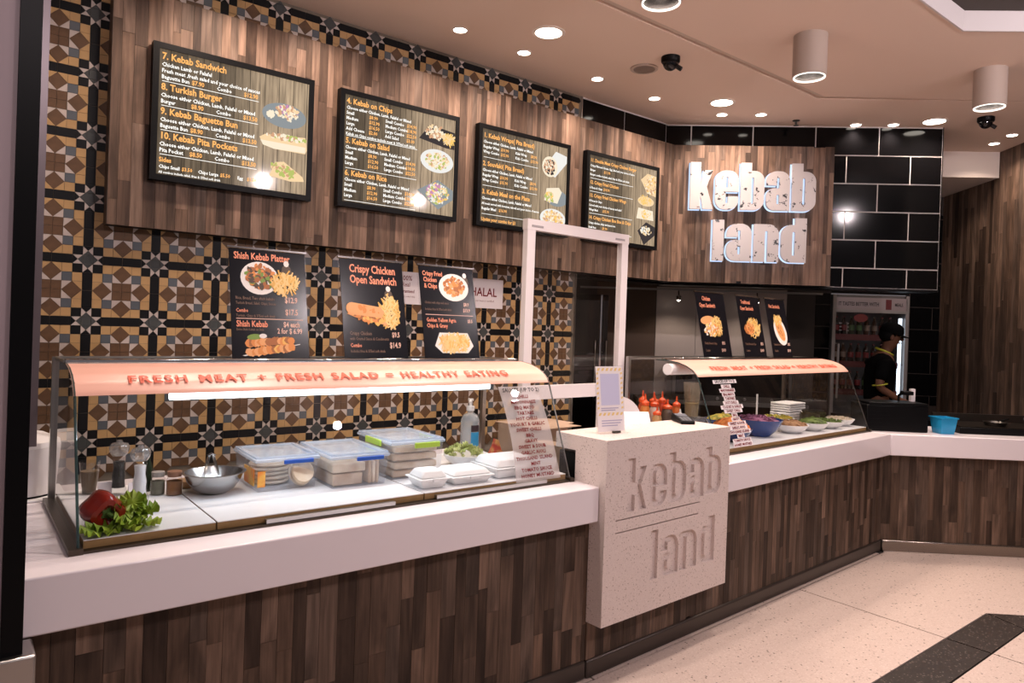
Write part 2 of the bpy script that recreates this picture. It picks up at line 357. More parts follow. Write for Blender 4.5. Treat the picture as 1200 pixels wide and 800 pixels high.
slab([(3.49+g, yb1+g), (P1[0], yb1+g), far1, FL.xy(4.4, kv-g), (cC[0], cC[1]-g), (3.49+g, FRc.xy((3.49-1.5346), kv-g)[1])], m_floor)
slab([(3.49+g, yb0+g), (P0[0], yb0+g), (P1[0]-g, yb1-g), (3.49+g, yb1-g)], m_band, 'dark_floor_slab')
slab([(P0[0]+g, yb0), far0, far1, (P1[0]+g, yb1-g)], m_band, 'dark_floor_slab')
slab([(3.49+g, -3.2), (far0[0]-1, far0[1]-.0), (far0[0], far0[1]-g), (P0[0], yb0-g), (3.49+g, yb0-g)], m_floor)
slab([(-4, kv+g), (1.56, kv+g), (1.56, .4), (-4, .4)], m_floor); slab([(1.57, kv+g), FRc.xy(3.2, kv+g), FRc.xy(3.2, .4), (1.57, .4)], m_floor)
slab([cC, FL.xy(3, kv+g), FL.xy(3, .5), FL.xy(.2, .5)], m_floor)
MB().prism([(-1, .45), (4.6, .7), FS.xy(3.3, -1.2), FS.xy(3.3, 2.6), (2.6, 6), (-1, 3)], -.008, -.002).build('kitchen_floor', M('kitchen_floor_tile', (.10, .08, .07), .5), floor)
# ---- ceiling
ceiling = struct(MB().prism([(-3, 2.1), (-3, .58), (4.370, .58), (4.370+dl[0]*6, .58+dl[1]*6), (10, 3), (4, 4)], ZCEIL, ZCEIL+.1).build('ceiling', m_ceil))
MB().prism([(-3, .525), (-3, -.61), (3.80, -.61), (3.80+dl[0]*6, -.61+dl[1]*6), (4.348+dl[0]*6.4, .525+dl[1]*6.0), (4.348, .525)], ZCEIL, ZCEIL+.1).build('ceiling_bulkhead', m_ceil, ceiling)
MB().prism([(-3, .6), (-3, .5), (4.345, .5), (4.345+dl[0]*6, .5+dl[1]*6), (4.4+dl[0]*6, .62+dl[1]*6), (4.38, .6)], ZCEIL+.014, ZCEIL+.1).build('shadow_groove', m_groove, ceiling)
t = MB(); d_ = .025
t.add([(-3, -.611, ZCEIL-.004), (3.80, -.611, ZCEIL-.004), (3.80+dl[0]*6, -.611+dl[1]*6, ZCEIL-.004), (-3, -.611, ZCEIL+.115), (3.80, -.611, ZCEIL+.115), (3.80+dl[0]*6, -.611+dl[1]*6, ZCEIL+.115),
       (-3, -.60, ZCEIL-.004), (3.805, -.60, ZCEIL-.004), (3.81+dl[0]*6, -.60+dl[1]*6, ZCEIL-.004)], [(0, 1, 4, 3), (1, 2, 5, 4), (0, 6, 7, 1), (1, 7, 8, 2)])
t.build('bulkhead_lip', m_lip, ceiling)
struct(MB().prism([(-4, -.58), (3.83, -.58), (3.83+dl[0]*7, -.58+dl[1]*7), (3.83+dl[0]*7, -7), (-4, -7)], ZCEIL+.115, ZCEIL+.2).build('ceiling_hall', m_darkceil))

# ---- tiled back wall
XTE, PER, X0, Z0 = 3.0418, .3052, -.2806, .9591
wall_back = struct(MB().box(-1.4, YW, 0, XTE, YW+.1, ZCEIL).build('wall_back', m_grout))
U = PER/7; tg = .0009
pieces = []   # (kind, colour, cx, cz, polygon)
def sq(i0, k0, i1, k1): return [(i0, k0), (i1, k0), (i1, k1), (i0, k1)]
cell = []     # polygons in units, origin = star centre, extent -.5..6.5
cell.append((5, sq(-.5, -.5, .5, .5)))
for (dx, dz) in ((1, 0), (-1, 0), (0, 1), (0, -1)):
    cx, cz = dx, dz; h = .5
    c4 = [(cx-h, cz-h), (cx+h, cz-h), (cx+h, cz+h), (cx-h, cz+h)]
    for q in range(4):
        p, r_ = c4[q], c4[(q+1) % 4]; mid = ((p[0]+r_[0])/2-cx, (p[1]+r_[1])/2-cz); dt = mid[0]*dx+mid[1]*dz
        col = 3 if abs(dt) < .1 else (0 if dt > 0 else 5)
        cell.append((col, [(cx, cz), p, r_]))
for s1 in (1, 6):
    for s2 in (1, 6): cell.append((0, sq(s1-.5, s2-.5, s1+.5, s2+.5)))
for s1, s2 in ((2, 2), (2, 5), (5, 2), (5, 5)): cell.append((4, sq(s1-.5, s2-.5, s1+.5, s2+.5)))
for s1, s2 in ((2, 1), (5, 1), (2, 6), (5, 6), (1, 2), (1, 5), (6, 2), (6, 5)): cell.append((1, sq(s1-.5, s2-.5, s1+.5, s2+.5)))
for a in (1.5, 3.5): cell.append((0, sq(a, -.5, a+2, .5))); cell.append((0, sq(-.5, a, .5, a+2)))
for a in (2.5, 3.5):
    for b in (2.5, 3.5): cell.append((2, sq(a, b, a+1, b+1)))
for cx, cz, ix, iz in ((3.5, 1.5, 0, 1), (3.5, 5.5, 0, -1), (1.5, 3.5, 1, 0), (5.5, 3.5, -1, 0)):
    d4 = [(cx+1, cz), (cx, cz+1), (cx-1, cz), (cx, cz-1)]
    cell.append((2, d4))
    for sx, sz in ((1, 1), (-1, 1), (-1, -1), (1, -1)):
        inner = (sx*ix+sz*iz) > 0
        cell.append((3 if inner else 1, [(cx+sx, cz+sz), (cx, cz+sz), (cx+sx, cz)]))
def shrink(poly, e):
    cx = sum(p[0] for p in poly)/len(poly); cz = sum(p[1] for p in poly)/len(poly); out = []
    for x, z in poly:
        d = math.hypot(x-cx, z-cz); k = max(0, 1-e*1.45/d); out.append((cx+(x-cx)*k, cz+(z-cz)*k))
    return out
XL = -.60
for i in range(-2, 12):
    for k in range(-1, 9):
        for col, poly in cell:
            pl = [(X0+(i+x/7)*PER, Z0+(k+z/7)*PER) for x, z in poly]
            cx = sum(p[0] for p in pl)/len(pl); cz = sum(p[1] for p in pl)/len(pl)
            if max(p[0] for p in pl) > XTE or min(p[0] for p in pl) < XL or max(p[1] for p in pl) > ZCEIL+.004 or cz < .80: continue
            if cx > -.12 and 2.16 < cz < 3.16: continue       # behind the wood panel
            big = len(pl) == 4
            pieces.append((big, col, cx, cz, shrink(pl, tg)))
order = sorted([p for p in pieces if p[0] and p[3] > .92], key=lambda p: (p[2]+.81)**2+(p[3]-1.6)**2*.6)[:300]
ids = set(id(p) for p in order); cache = {}
rest = MB()
for p in pieces:
    y1 = YW-.0035-rnd.uniform(0, .0008)
    n = len(p[4]); vs = [(x, y1, z) for x, z in p[4]] + [(x, YW+.001, z) for x, z in p[4]]
    fs = [tuple(range(n))] + [(q, n+q, n+(q+1) % n, (q+1) % n) for q in range(n)]
    if id(p) in ids:
        key = (p[1], round(max(a for a, b in p[4])-min(a for a, b in p[4]), 3), round(max(b for a, b in p[4])-min(b for a, b in p[4]), 3), abs(p[4][0][0]-p[4][3][0]) < 1e-4)
        if key not in cache:
            o = MB().add([(x-p[2], y-YW, z-p[3]) for x, y, z in vs], fs).build('tile', TILE[p[1]], wall_back); cache[key] = o.data
        else:
            o = bpy.data.objects.new('tile', cache[key]); COL.objects.link(o); o.parent = wall_back
        o.location = (p[2], YW, p[3])
    else: rest.add(vs, fs, p[1])
rest.build('tile_field', TILE, wall_back, kind='stuff')
MB().box(XTE-.004, YW-.008, .5, XTE+.008, YW+.02, ZCEIL).build('edge_trim', m_steel, wall_back)
MB().box(XL-.05, YW-.012, 0, XL-.002, YW+.01, ZCEIL).build('edge_trim', m_dsteel, wall_back)

# ---- black tiled bulkhead behind the wood panels
def tile_grid(parent, s0, s1, z0, z1, y, tw=.531, th=.2425, ztop=3.190, shift=.0, gap=.011, face=-1):
    """running-bond glazed tiles standing proud of pale grout"""
    row = 0; zs = []
    z = ztop
    while z > z0: z -= th; row -= 1
    k = row
    while z < z1:
        a, b = max(z, z0), min(z+th, z1)
        off = 1.747 + shift + (tw/2 if k % 2 else 0); n0 = math.floor((s0-off)/tw); x = off+n0*tw
        while x < s1:
            c, d = max(x, s0), min(x+tw, s1)
            if d-c > .015 and b-a > .015: MB().box(c+gap/2, y-.006, a+gap/2, d-gap/2, y+.001, b-gap/2).build('black_tile', m_bigtile, parent)
            x += tw
        z += th; k += 1
bul = struct(MB().box(-.06, .106, 2.05, 2.27, .30, ZCEIL).build('wall_bulkhead', m_biggrout, loc=FS.o, rot=(0, 0, FS.a)))
tile_grid(bul, -.06, 2.27, 2.05, ZCEIL, .106)
MB().box(2.27, .10, 2.05, 2.276, .30, ZCEIL).build('end_tile', m_bigtile, bul)
MB().box(-.06, .10, 2.03, 2.276, .30, 2.05).build('soffit_board', m_black, bul)
bul2 = struct(MB().box(XTE+.01, YW+.006, 2.05, 4.08, YW+.2, ZCEIL).build('wall_bulkhead_menu', m_biggrout))
tile_grid(bul2, XTE+.012, 4.09, 3.19, ZCEIL, YW+.006, shift=.2)
MB().box(XTE+.01, YW+.0, 2.03, 4.09, YW+.2, 2.05).build('soffit_board', m_black, bul2)
# ---- kitchen walls behind
m_kwall = M('kitchen_dark_wall', (.035, .026, .022), .35); m_clad = M('steel_cladding', (.50, .43, .39), .35, .35)
wk = struct(MB().box(-3.2, 1.9, 0, 2.03, 2.0, 2.7).box(2.87, 1.9, 0, 3.19, 2.0, 3.3).box(2.03, 1.9, 2.11, 2.87, 2.0, 3.3).build('wall_kitchen', m_kwall, loc=FS.o, rot=(0, 0, FS.a)))
tile_grid(wk, 1.86, 2.03, .9, 2.11, 1.9, shift=.1); tile_grid(wk, 2.87, 3.19, .9, 3.0, 1.9, shift=.3); tile_grid(wk, 2.03, 2.87, 2.11, 2.7, 1.9)
for a, b in ((.12, .56), (.565, 1.1), (1.105, 1.55)): MB().box(a, 1.885, .9, b, 1.9, 2.12).build('steel_panel', m_clad, wk)
MB().box(-.55, 1.888, .9, .115, 1.9, 2.16).build('bronze_panel', M('bronze_panel', (.10, .065, .045), .4, .6), wk)
struct(MB().box(2.9, YW+.1, 0, 3.0, 5.4, 2.7).build('wall_kitchen_side', m_kwall))
struct(MB().prism([(2.9, YW+.2), FS.xy(-.06, .3), FS.xy(2.27, .3), FS.xy(2.27, 1.9), FS.xy(-3.2, 1.9)], 2.45, 2.5).build('ceiling_kitchen', m_kwall))
# ---- lowered white soffit by the wood wall
struct(MB().box(2.276, .90, 3.195, 3.19, 2.0, ZCEIL).build('ceiling_soffit', M('soffit_paint', (.78, .68, .62), .7), loc=FS.o, rot=(0, 0, FS.a)))
# ---- wood wall on the right
wr = struct(MB().box(3.20, -2.6, 0, 3.3, 2.0, 3.7).build('wall_right', m_grout, loc=FS.o, rot=(0, 0, FS.a)))
planks(wr, -1.6, 1.9, .5, 3.44, 3.190, wid=(.04, .07), ln=(.5, 1.4), seed=11, along='y', tone=.62)

# ---- pillar at the left edge of the shop front
pil = struct(MB().box(-1.5, -.09, 0, -.6925, -.004, ZCEIL).build('wall_pillar', m_mauve))
MB().box(-.692, -.10, .742, -.645, -.004, ZCEIL).build('shadow_trim', m_blackmetal, pil)
MB().box(-1.5, -.125, 0, -.617, -.004, .742).build('steel_base', m_steel, pil, bevel=.006)
MB().box(-.80, .45, 1.18, -.583, .55, ZCEIL).build('side_panel', M('side_panel_metal', (.17, .14, .15), .35, .6), pil)

# ================================================================== WOOD PANELS
pan = thing('menu_bulkhead', 'long grey-brown plank panel carrying the four menu screens', 'wall panel', (0, YM, 0))
MB().box(-.2184, .012, 2.0512, 4.066, .088, 3.2347).build('backing', m_black, pan)
planks(pan, -.2184, 4.0686, 2.0512, 3.2347, 0, seed=3, tone=1.0, wid=(.035, .060), ln=(.3, .95))
MB().box(-.2200, 0, 2.0512, -.2184, .095, 3.2347).build('end_strip', M('edge_strip', (.12, .075, .055), .5), pan)
pan2 = thing('sign_bulkhead', 'angled grey-brown plank panel behind the illuminated letters', 'wall panel', FS.o, FS.a)
MB().box(0.004, .012, 2.0512, 1.3434, .088, 3.2347).build('backing', m_black, pan2)
planks(pan2, 0.002, 1.3434, 2.0512, 3.2347, 0, seed=5, tone=.95, wid=(.035, .060), ln=(.3, .95))

# ================================================================== COUNTERS
cf = thing('service_counter', 'dark plank counter base below the long glass case', 'counter', (0, 0, 0))
MB().box(-1.4, .074, .0, 1.53, .9, ZB).build('carcass', m_black, cf)
planks(cf, -.72, 1.53, .085, ZB, .062, seed=21, ln=(.25, .7), wid=(.045, .072), tone=.58)
MB().box(-1.4, .050, 0, 1.53, .074, .085).build('kick_plate', m_kick, cf, bevel=.01)
wt = MB().box(-.95, 0, ZB, 1.5283, 1.16, ZC).build('worktop', m_white, bevel=.006); tag(wt, 'white worktop with thick front edge under the long glass case', 'worktop')
cf2 = thing('service_counter', 'dark plank counter base right of the terrazzo block', 'counter', FRc.o, FRc.a)
MB().box(.045, .075, 0, 3.24, .85, ZB).build('carcass', m_black, cf2)
planks(cf2, .0, 3.284, .085, ZB, .062, seed=22, ln=(.25, .7), wid=(.036, .062), tone=.55)
MB().box(.0, .050, 0, 3.278, .074, .085).build('kick_plate', m_kick, cf2, bevel=.01)
bk = line_isect(FRc.xy(0, .95), FRc.e1[:2], FL.xy(0, .62), FL.e1[:2])
wt2 = MB().prism([FRc.xy(.992, 0), (CO[0], CO[1]), bk, FRc.xy(.06, .95), FRc.xy(.012, .20), FRc.xy(.992, .20)], ZB, ZC).build('worktop', m_white, bevel=.006); tag(wt2, 'white worktop with thick front edge under the far glass case', 'worktop')
wt3 = MB().prism([FL.xy(.004, 0), FL.xy(1.55, 0), FL.xy(1.55, .62), (bk[0]+.004, bk[1])], ZB, ZC).build('worktop', m_white, bevel=.006); tag(wt3, 'white angled worktop carrying the light blue tub', 'worktop')
cf3 = thing('service_counter', 'dark plank counter base of the angled end section', 'counter', FL.o, FL.a)
MB().box(.03, .074, 0, 1.55, .6, ZB).build('carcass', m_black, cf3)
planks(cf3, -.024, 1.55, .085, ZB, .062, seed=23, ln=(.25, .7), wid=(.04, .066), tone=.52)
MB().box(-.018, .050, 0, 1.55, .074, .085).build('kick_plate', M('kick_plate_steel', (.30, .26, .23), .22, .95), cf3, bevel=.01)

# ================================================================== LETTERS
def arc(cx, cy, r, a0, a1, n=6): return [(cx+r*math.cos(R(a0+(a1-a0)*i/n)), cy+r*math.sin(R(a0+(a1-a0)*i/n))) for i in range(n+1)]
def rr(x0, y0, x1, y1, r):
    r = min(r, (x1-x0)/2-1e-4, (y1-y0)/2-1e-4)
    return arc(x1-r, y0+r, r, -90, 0) + arc(x1-r, y1-r, r, 0, 90) + arc(x0+r, y1-r, r, 90, 180) + arc(x0+r, y0+r, r, 180, 270)
def glyph(ch, W, xh, asc, st):
    r = W*.42; ri = max(.15*(W-2*st), (W-2*st)*.45); t = st*.62
    if ch == 'l': return [[(0, 0), (st, 0), (st, asc), (0, asc)]]
    if ch == 'k': return [[(0, 0), (st, 0), (st, .36*xh), (W-st*.98, 0), (W, 0), (st+(W-st)*.48, .58*xh), (W*.97, xh), (W*.97-st*.9, xh), (st, .64*xh), (st, asc), (0, asc)]]
    if ch == 'e':
        out = arc(W-r, r, r, -90, 0) + [(W, .34*xh), (W-st, .34*xh)] + [(W-st, t), (st, t), (st, .46*xh), (W, .46*xh)] + arc(W-r, xh-r, r, 0, 90) + arc(r, xh-r, r, 90, 180) + arc(r, r, r, 180, 270)
        return [out, rr(st, .56*xh, W-st, xh-t, ri)]
    if ch == 'b': return [[(0, 0)] + arc(W-r, r, r, -90, 0) + arc(W-r, xh-r, r, 0, 90) + [(st, xh), (st, asc), (0, asc)], rr(st, t, W-st, xh-t, ri)]
    if ch == 'd': return [[(W-x, y) for x, y in p] for p in glyph('b', W, xh, asc, st)]
    if ch == 'a':
        r2 = W*.36
        return [[(W, 0)] + arc(W-r, xh-r, r, 0, 90) + arc(r, xh-r, r, 90, 180) + [(0, .64*xh), (st, .64*xh), (st, xh-t), (W-st, xh-t), (W-st, .57*xh)] + arc(r2, .57*xh-r2, r2, 90, 180, 5) + arc(r2, r2, r2, 180, 270, 5), rr(st, t, W-st, .57*xh-t, ri)]
    if ch == 'n': return [[(0, 0), (st, 0), (st, xh-t), (W-st, xh-t), (W-st, 0), (W, 0)] + arc(W-r, xh-r, r, 0, 90) + [(0, xh)]]
def curve_mesh(loops, half, bev=0.):
    c = bpy.data.curves.new('c', 'CURVE'); c.dimensions = '2D'; c.fill_mode = 'BOTH'; c.extrude = half; c.offset = bev
    for pts in loops:
        s = c.splines.new('POLY'); s.points.add(len(pts)-1); s.use_cyclic_u = True
        for p, q in zip(s.points, pts): p.co = (q[0], q[1], 0, 1)
    o = bpy.data.objects.new('c', c); me = bpy.data.meshes.new_from_object(o); bpy.data.objects.remove(o); bpy.data.curves.remove(c); return me
def word(txt, x0, x1, gap, narrow=.46):
    n = sum(narrow if c == 'l' else 1 for c in txt); Wl = ((x1-x0)-gap*(len(txt)-1))/n; out = []; x = x0
    for c in txt:
        w_ = Wl*(narrow if c == 'l' else 1); out.append((c, x, Wl)); x += w_+gap
    return out
# illuminated sign letters
def M_distress():
    m, N, L, b = new_mat('chipped_white_face')
    g_ = N.new('ShaderNodeTexCoord'); n = N.new('ShaderNodeTexNoise'); n.inputs['Scale'].default_value = 17; n.inputs['Detail'].default_value = 6; n.inputs['Roughness'].default_value = .62; L.new(g_.outputs['Object'], n.inputs['Vector'])
    r = N.new('ShaderNodeValToRGB'); e = r.color_ramp.elements; e[0].position = .385; e[0].color = (.01, .01, .012, 1); e[1].position = .40; e[1].color = (.45, .41, .41, 1); L.new(n.outputs['Fac'], r.inputs[0])
    L.new(r.outputs[0], b.inputs['Base Color']); b.inputs['Roughness'].default_value = .3; L.new(r.outputs[0], b.inputs['Emission Color']); b.inputs['Emission Strength'].default_value = .06; return m
m_face = M_distress(); m_halo = M_emit('halo_light', (.55, .70, 1.0), 1.1); m_ret = M('letter_return', (.5, .55, .65), .3, emit=(.6, .75, 1.), es=.35)
sign = thing('letter_sign', 'white backlit letters spelling kebab land on the plank panel', 'sign', FS.o, FS.a)
for txt, a, b, z0, asc, xh in (('kebab', .132, 1.175, 2.672, .400, .332), ('land', .335, 1.112, 2.236, .375, .318)):
    for c, x, W in word(txt, a, b, .016, .48):
        if c == 'l' : asc_, W_ = asc*.93, W
        else: asc_, W_ = asc, W
        gl = glyph(c, W_, xh, asc_, W*.45)
        f = MB().mesh(curve_mesh(gl, .012), lambda p: (x+p.x, -.062+p.z, z0+p.y)).build('letter', m_face, sign)
        MB().mesh(curve_mesh(gl, .014, -.004), lambda p: (x+p.x, -.036+p.z, z0+p.y)).build('return', m_ret, f)
        MB().mesh(curve_mesh(gl, .004, .004), lambda p: (x+p.x, -.014+p.z, z0+p.y)).build('halo', m_halo, f)

# terrazzo block with carved letters
blk = thing('terrazzo_block', 'speckled cream terrazzo block carved with kebab land', 'counter block', FB.o, FB.a)
BW, BD, ZT, ZBB = .994, .33, 1.115, .267
loops = [[(0, ZBB), (BW, ZBB), (BW, ZT), (0, ZT)]]
for txt, a, b, z0, asc, xh in (('kebab', .152, .918, .770, .250, .205), ('land', .340, .876, .414, .240, .196)):
    for c, x, W in word(txt, a, b, .014, .44):
        for lp in glyph(c, W, xh, asc, W*.38): loops.append([(x+p, z0+q) for p, q in lp])
loops.append(rect(.075, .738, .735, .744)); loops.append(rect(.075, .680, .722, .686))
MB().mesh(curve_mesh(loops, .009), lambda p: (p.x, .009+p.z, p.y)).build('carved_front', m_block, blk)
MB().box(0, .018, ZBB, BW, .094, ZT).box(0, .094, ZB+.002, BW, .196, ZT).build('body', m_block, blk)
MB().box(0, .196, ZT-.072, BW, BD, ZT).build('top_slab', m_block, blk)

# ================================================================== GLASS CASES
PROF = [(.153, .905), (.20, 1.03), (.25, 1.155), (.297, 1.275), (.318, 1.330), (.335, 1.360), (.365, 1.388), (.41, 1.411), (.47, 1.428), (.54, 1.437), (.64, 1.439)]
def prof_at(s, base=0):
    """point and normal at arc length s measured upwards from PROF[base]"""
    i = base
    while True:
        a, b = PROF[i], PROF[i+1]; l = math.hypot(b[0]-a[0], b[1]-a[1])
        if s <= l or i == len(PROF)-2:
            k = s/l; return (a[0]+(b[0]-a[0])*k, a[1]+(b[1]-a[1])*k, -(b[1]-a[1])/l, (b[0]-a[0])/l)
        s -= l; i += 1
m_blktext = M('black_lettering', (.02, .015, .015), .5); m_dredtext = M('dark_red_lettering', (.15, .010, .013), .5, spec=.1); m_steelrail = M('aluminium_rail', (.5, .5, .5), .3, 1.)
m_boardwhite = M('white_board', (.80, .79, .80), .3, var=.05, vs=6); m_core = M('plywood_edge', (.30, .17, .06), .6, var=.2, vs=30); m_base = M('case_base_metal', (.07, .055, .042), .3, .7)
SAUCES = ['CHILLI', 'MAYONNAISE', 'BBQ MAYO', 'TARTARE', 'HOT CHILLI', 'YOGURT & GARLIC', 'SWEET CHILLI', 'BBQ', 'GRAVY', 'SWEET & SOUR', 'GARLIC AIOLI', 'THOUSAND ISLAND', 'MINT', 'TOMATO SAUCE', 'HONEY MUSTARD']
BT = .066      # baseline of the banner lettering above the banner's lower edge
def glass_case(label, F, x0, x1, textx0, textx1, tube, sx, stickers, boards):
    c = thing('glass_case', label, 'display case', F.o, F.a)
    MB().box(x0-.012, .145, ZC, x1+.012, .875, ZC+.008).build('base_tray', m_base, c)
    for a, b in ((x0-.026, x0+.012), (x1-.010, x1+.016)): MB().box(a, .14, ZC, b, .875, ZC+.018).build('end_channel', m_base, c)
    fg = MB()
    for i in range(len(PROF)-1):
        (ya, za), (yb, zb) = PROF[i], PROF[i+1]; fg.add([(x0, ya, za), (x1, ya, za), (x1, yb, zb), (x0, yb, zb)], [(0, 1, 2, 3)])
    fg.build('curved_front_glass', m_glass, c, smooth=True)
    tp = MB().box(x0, .60, 1.437, x1, .868, 1.443).build('top_glass', m_glass, c)
    for a in (x0, x1):
        poly = PROF + [(.868, 1.439), (.868, .905)]
        e = MB().add([(a, y, z) for y, z in poly], [tuple(range(len(poly)))]).build('end_glass', m_glass, c)
        MB().tube([(a, y, z) for y, z in PROF], .0042, 6).build('glass_edge', m_edge if a == x0 else m_dsteel, e)
        MB().box(a-.011, .85, ZC, a+.011, .875, 1.445).build('corner_post', m_steel, c)
        MB().tube([(a, .86, 1.440), (a, .6, 1.444)], .006, 8).build('edge_rail', m_steel, c)
    MB().box(x0, .574, 1.438, x1, .606, 1.452).build('top_rail', m_chrome, c, bevel=.003)
    MB().box(x0, .855, 1.425, x1, .875, 1.447).build('back_rail', m_steel, c)
    bn = MB(); n = 24; L0 = .022; L1 = .262; bx0, bx1 = x0-.004, x1+.004
    pts = [prof_at(L0+(L1-L0)*i/n, 4) for i in range(n+1)]
    bn.add([(x, p[0]+p[2]*.0025, p[1]+p[3]*.0025) for p in pts for x in (bx0, bx1)], [(2*i, 2*i+1, 2*i+3, 2*i+2) for i in range(n)])
    b = bn.build('banner', m_banner, c, smooth=True, label='peach banner curving over the glass')
    body = 'FRESH MEAT + FRESH SALAD = HEALTHY EATING'
    def tmesh(tx_):
        cv = bpy.data.curves.new('t', 'FONT'); cv.body = tx_; cv.size = .056; cv.offset = .0020; cv.space_word = 1.35; cv.space_character = 1.22; cv.resolution_u = 2
        o = bpy.data.objects.new('t', cv); me = bpy.data.meshes.new_from_object(o); bpy.data.objects.remove(o); return me
    wx = lambda q: max(v.co.x for v in tmesh(q).vertices)
    k = (textx1-textx0)/wx(body); done = ''
    for wd_ in body.split(' '):
        xo = wx(done+wd_)-wx(wd_); done += wd_+' '
        def onb(p):
            q = prof_at(BT+p.y*.98, 4); return (textx0+(xo+p.x)*k, q[0]+q[2]*.0075, q[1]+q[3]*.0075)
        MB().mesh(tmesh(wd_), onb).build('banner_word', m_redtext, b, recalc=False)
    if tube:
        MB().box(x0+.06, .40, 1.345, x1-.08, .47, 1.375).build('light_fitting', M('light_fitting', (.55, .56, .58), .4), c)
        l = MB().tube([(tube[0], .435, 1.330), (tube[1], .435, 1.330)], .014, 10).build('light_tube', m_tube, c, smooth=True)
        area('case_light', ((tube[0]+tube[1])/2, .435, 1.312), tube[1]-tube[0], .03, 2.4, COOL, parent=c)
    # sauce list on the glass
    if not stickers:
        fl = MB(); pr_ = [prof_at(.02+.445*i/10, 0) for i in range(11)]
        fl.add([v for i, q in enumerate(pr_) for v in ((sx-.13+.02*math.sin(i*.3), q[0]-q[2]*.003, q[1]-q[3]*.003), (sx+.135-.010*max(0, i-5)**1.45*.35, q[0]-q[2]*.003, q[1]-q[3]*.003))], [(2*i, 2*i+1, 2*i+3, 2*i+2) for i in range(10)]); fl.build('pale_film', M_glass('pale_film', (.95, .93, .93), .4, .42, (.80, .72, .71), .3), c)
    st = MB(); sk = MB(); L = .40
    def ong(dx, s, off=.0025):
        q = prof_at(s, 0); return (sx+dx, q[0]+q[2]*off, q[1]+q[3]*off)
    hl = MB(); hs = .440
    rows = [('SAUCES (UP TO 2)', .436, .026, 1)] + [(t_, .405-i*.0262, .0225, 0) for i, t_ in enumerate(SAUCES)]
    for t_, s_, sz, m_ in rows:
        MB().text(t_, sz, 0, 0, bold=.03, align='CENTER', fn=(lambda p, s_=s_: ong(p.x*1.05, s_+p.y))).build('sauce_heading' if m_ else 'sauce_name', m_blktext if m_ else m_dredtext, c, recalc=False)
        if stickers:
            wd = .010+.0075*len(t_); MB().add([ong(a, s_+d, .0012) for a, d in ((-wd, -.005), (wd, -.005), (wd, .019), (-wd, .019))], [(0, 1, 2, 3)]).build('sauce_sticker', m_paper, c)
    pass
    for i, (a, b_) in enumerate(boards):
        bd = MB().box(a+.003, .170, ZC+.009, b_-.003, .868, ZC+.033).build('serving_board', m_core, c)
        MB().box(a+.003, .168, ZC+.033, b_-.003, .868, ZC+.036).build('white_surface', m_boardwhite, bd)
    return c
case1 = glass_case('long glass counter case with peach banner and bread containers inside', FM, -.497, 1.486, -.343, 1.257, (-.197, 1.203), 1.30, False, [(-.485, -.10), (-.10, .70), (.70, 1.474)])
for a, b in ((.03, .47), (.50, .60), (.74, 1.30)): pass
for a, b in ((.06, .56), (.75, 1.34)): MB().box(a, .150, ZC+.010, b, .168, ZC+.024).build('sliding_rail', m_steelrail, case1)
case2 = glass_case('far glass counter case with peach banner and salad bowls inside', FRc, 1.20, 3.24, 1.40, 3.10, None, 1.47, True, [(1.215, 3.225)])
rl = MB().tube([(1.16, .52, 1.385), (3.19, .52, 1.385)], .036, 12).build('roller_tube', m_boardwhite, case2, smooth=True)

# ================================================================== MENU SCREENS
def fries(mb, cx, cz, rx, rz, n, y, ms, ln=(.028, .048), wd=.0062, r=rnd):
    n = int(n*1.4)
    for i in range(n):
        a = r.uniform(0, 6.28); k = math.sqrt(r.random()); x, z = cx+rx*k*math.cos(a), cz+rz*k*math.sin(a); an = r.uniform(.3, 2.6); l = r.uniform(*ln)/2; h = wd/2
        c, s = math.cos(an), math.sin(an); yy = y-.00002*i
        mb.add([(x+c*u-s*v, yy, z+s*u+c*v) for u, v in ((-l, -h), (l, -h), (l, h), (-l, h))], [(0, 1, 2, 3)], r.choice(ms))
def chunks(mb, cx, cz, rx, rz, n, y, ms, sz=(.006, .014), r=rnd, rot=0.):
    for i in range(int(n*2.2)):
        a = r.uniform(0, 6.28); k = math.sqrt(r.random()); u, v = rx*k*math.cos(a), rz*k*math.sin(a); x, z = cx+u*math.cos(rot)-v*math.sin(rot), cz+u*math.sin(rot)+v*math.cos(rot)
        s = r.uniform(*sz); pl = ellp(x, z, s, s*r.uniform(.5, .9), 7, r.uniform(0, 3), .25)
        mb.add([(p, y-.00001*i, q) for p, q in pl], [tuple(range(7))], r.choice(ms))
class Dish(MB):
    """collects one printed dish; start() closes it and opens the next"""
    def start(s):
        if s.v: s.build('dish_picture', s.mats, s.par, recalc=False)
        s.v, s.f, s.m = [], [], []
    @staticmethod
    def run(fn, args, mats, par):
        d = Dish(); d.mats, d.par = mats, par; fn(d, *args); d.start()
def flat(mb, poly, y, m): mb.add([(p, y, q) for p, q in poly], [tuple(range(len(poly)))], m)
SW, SH = .842, .692
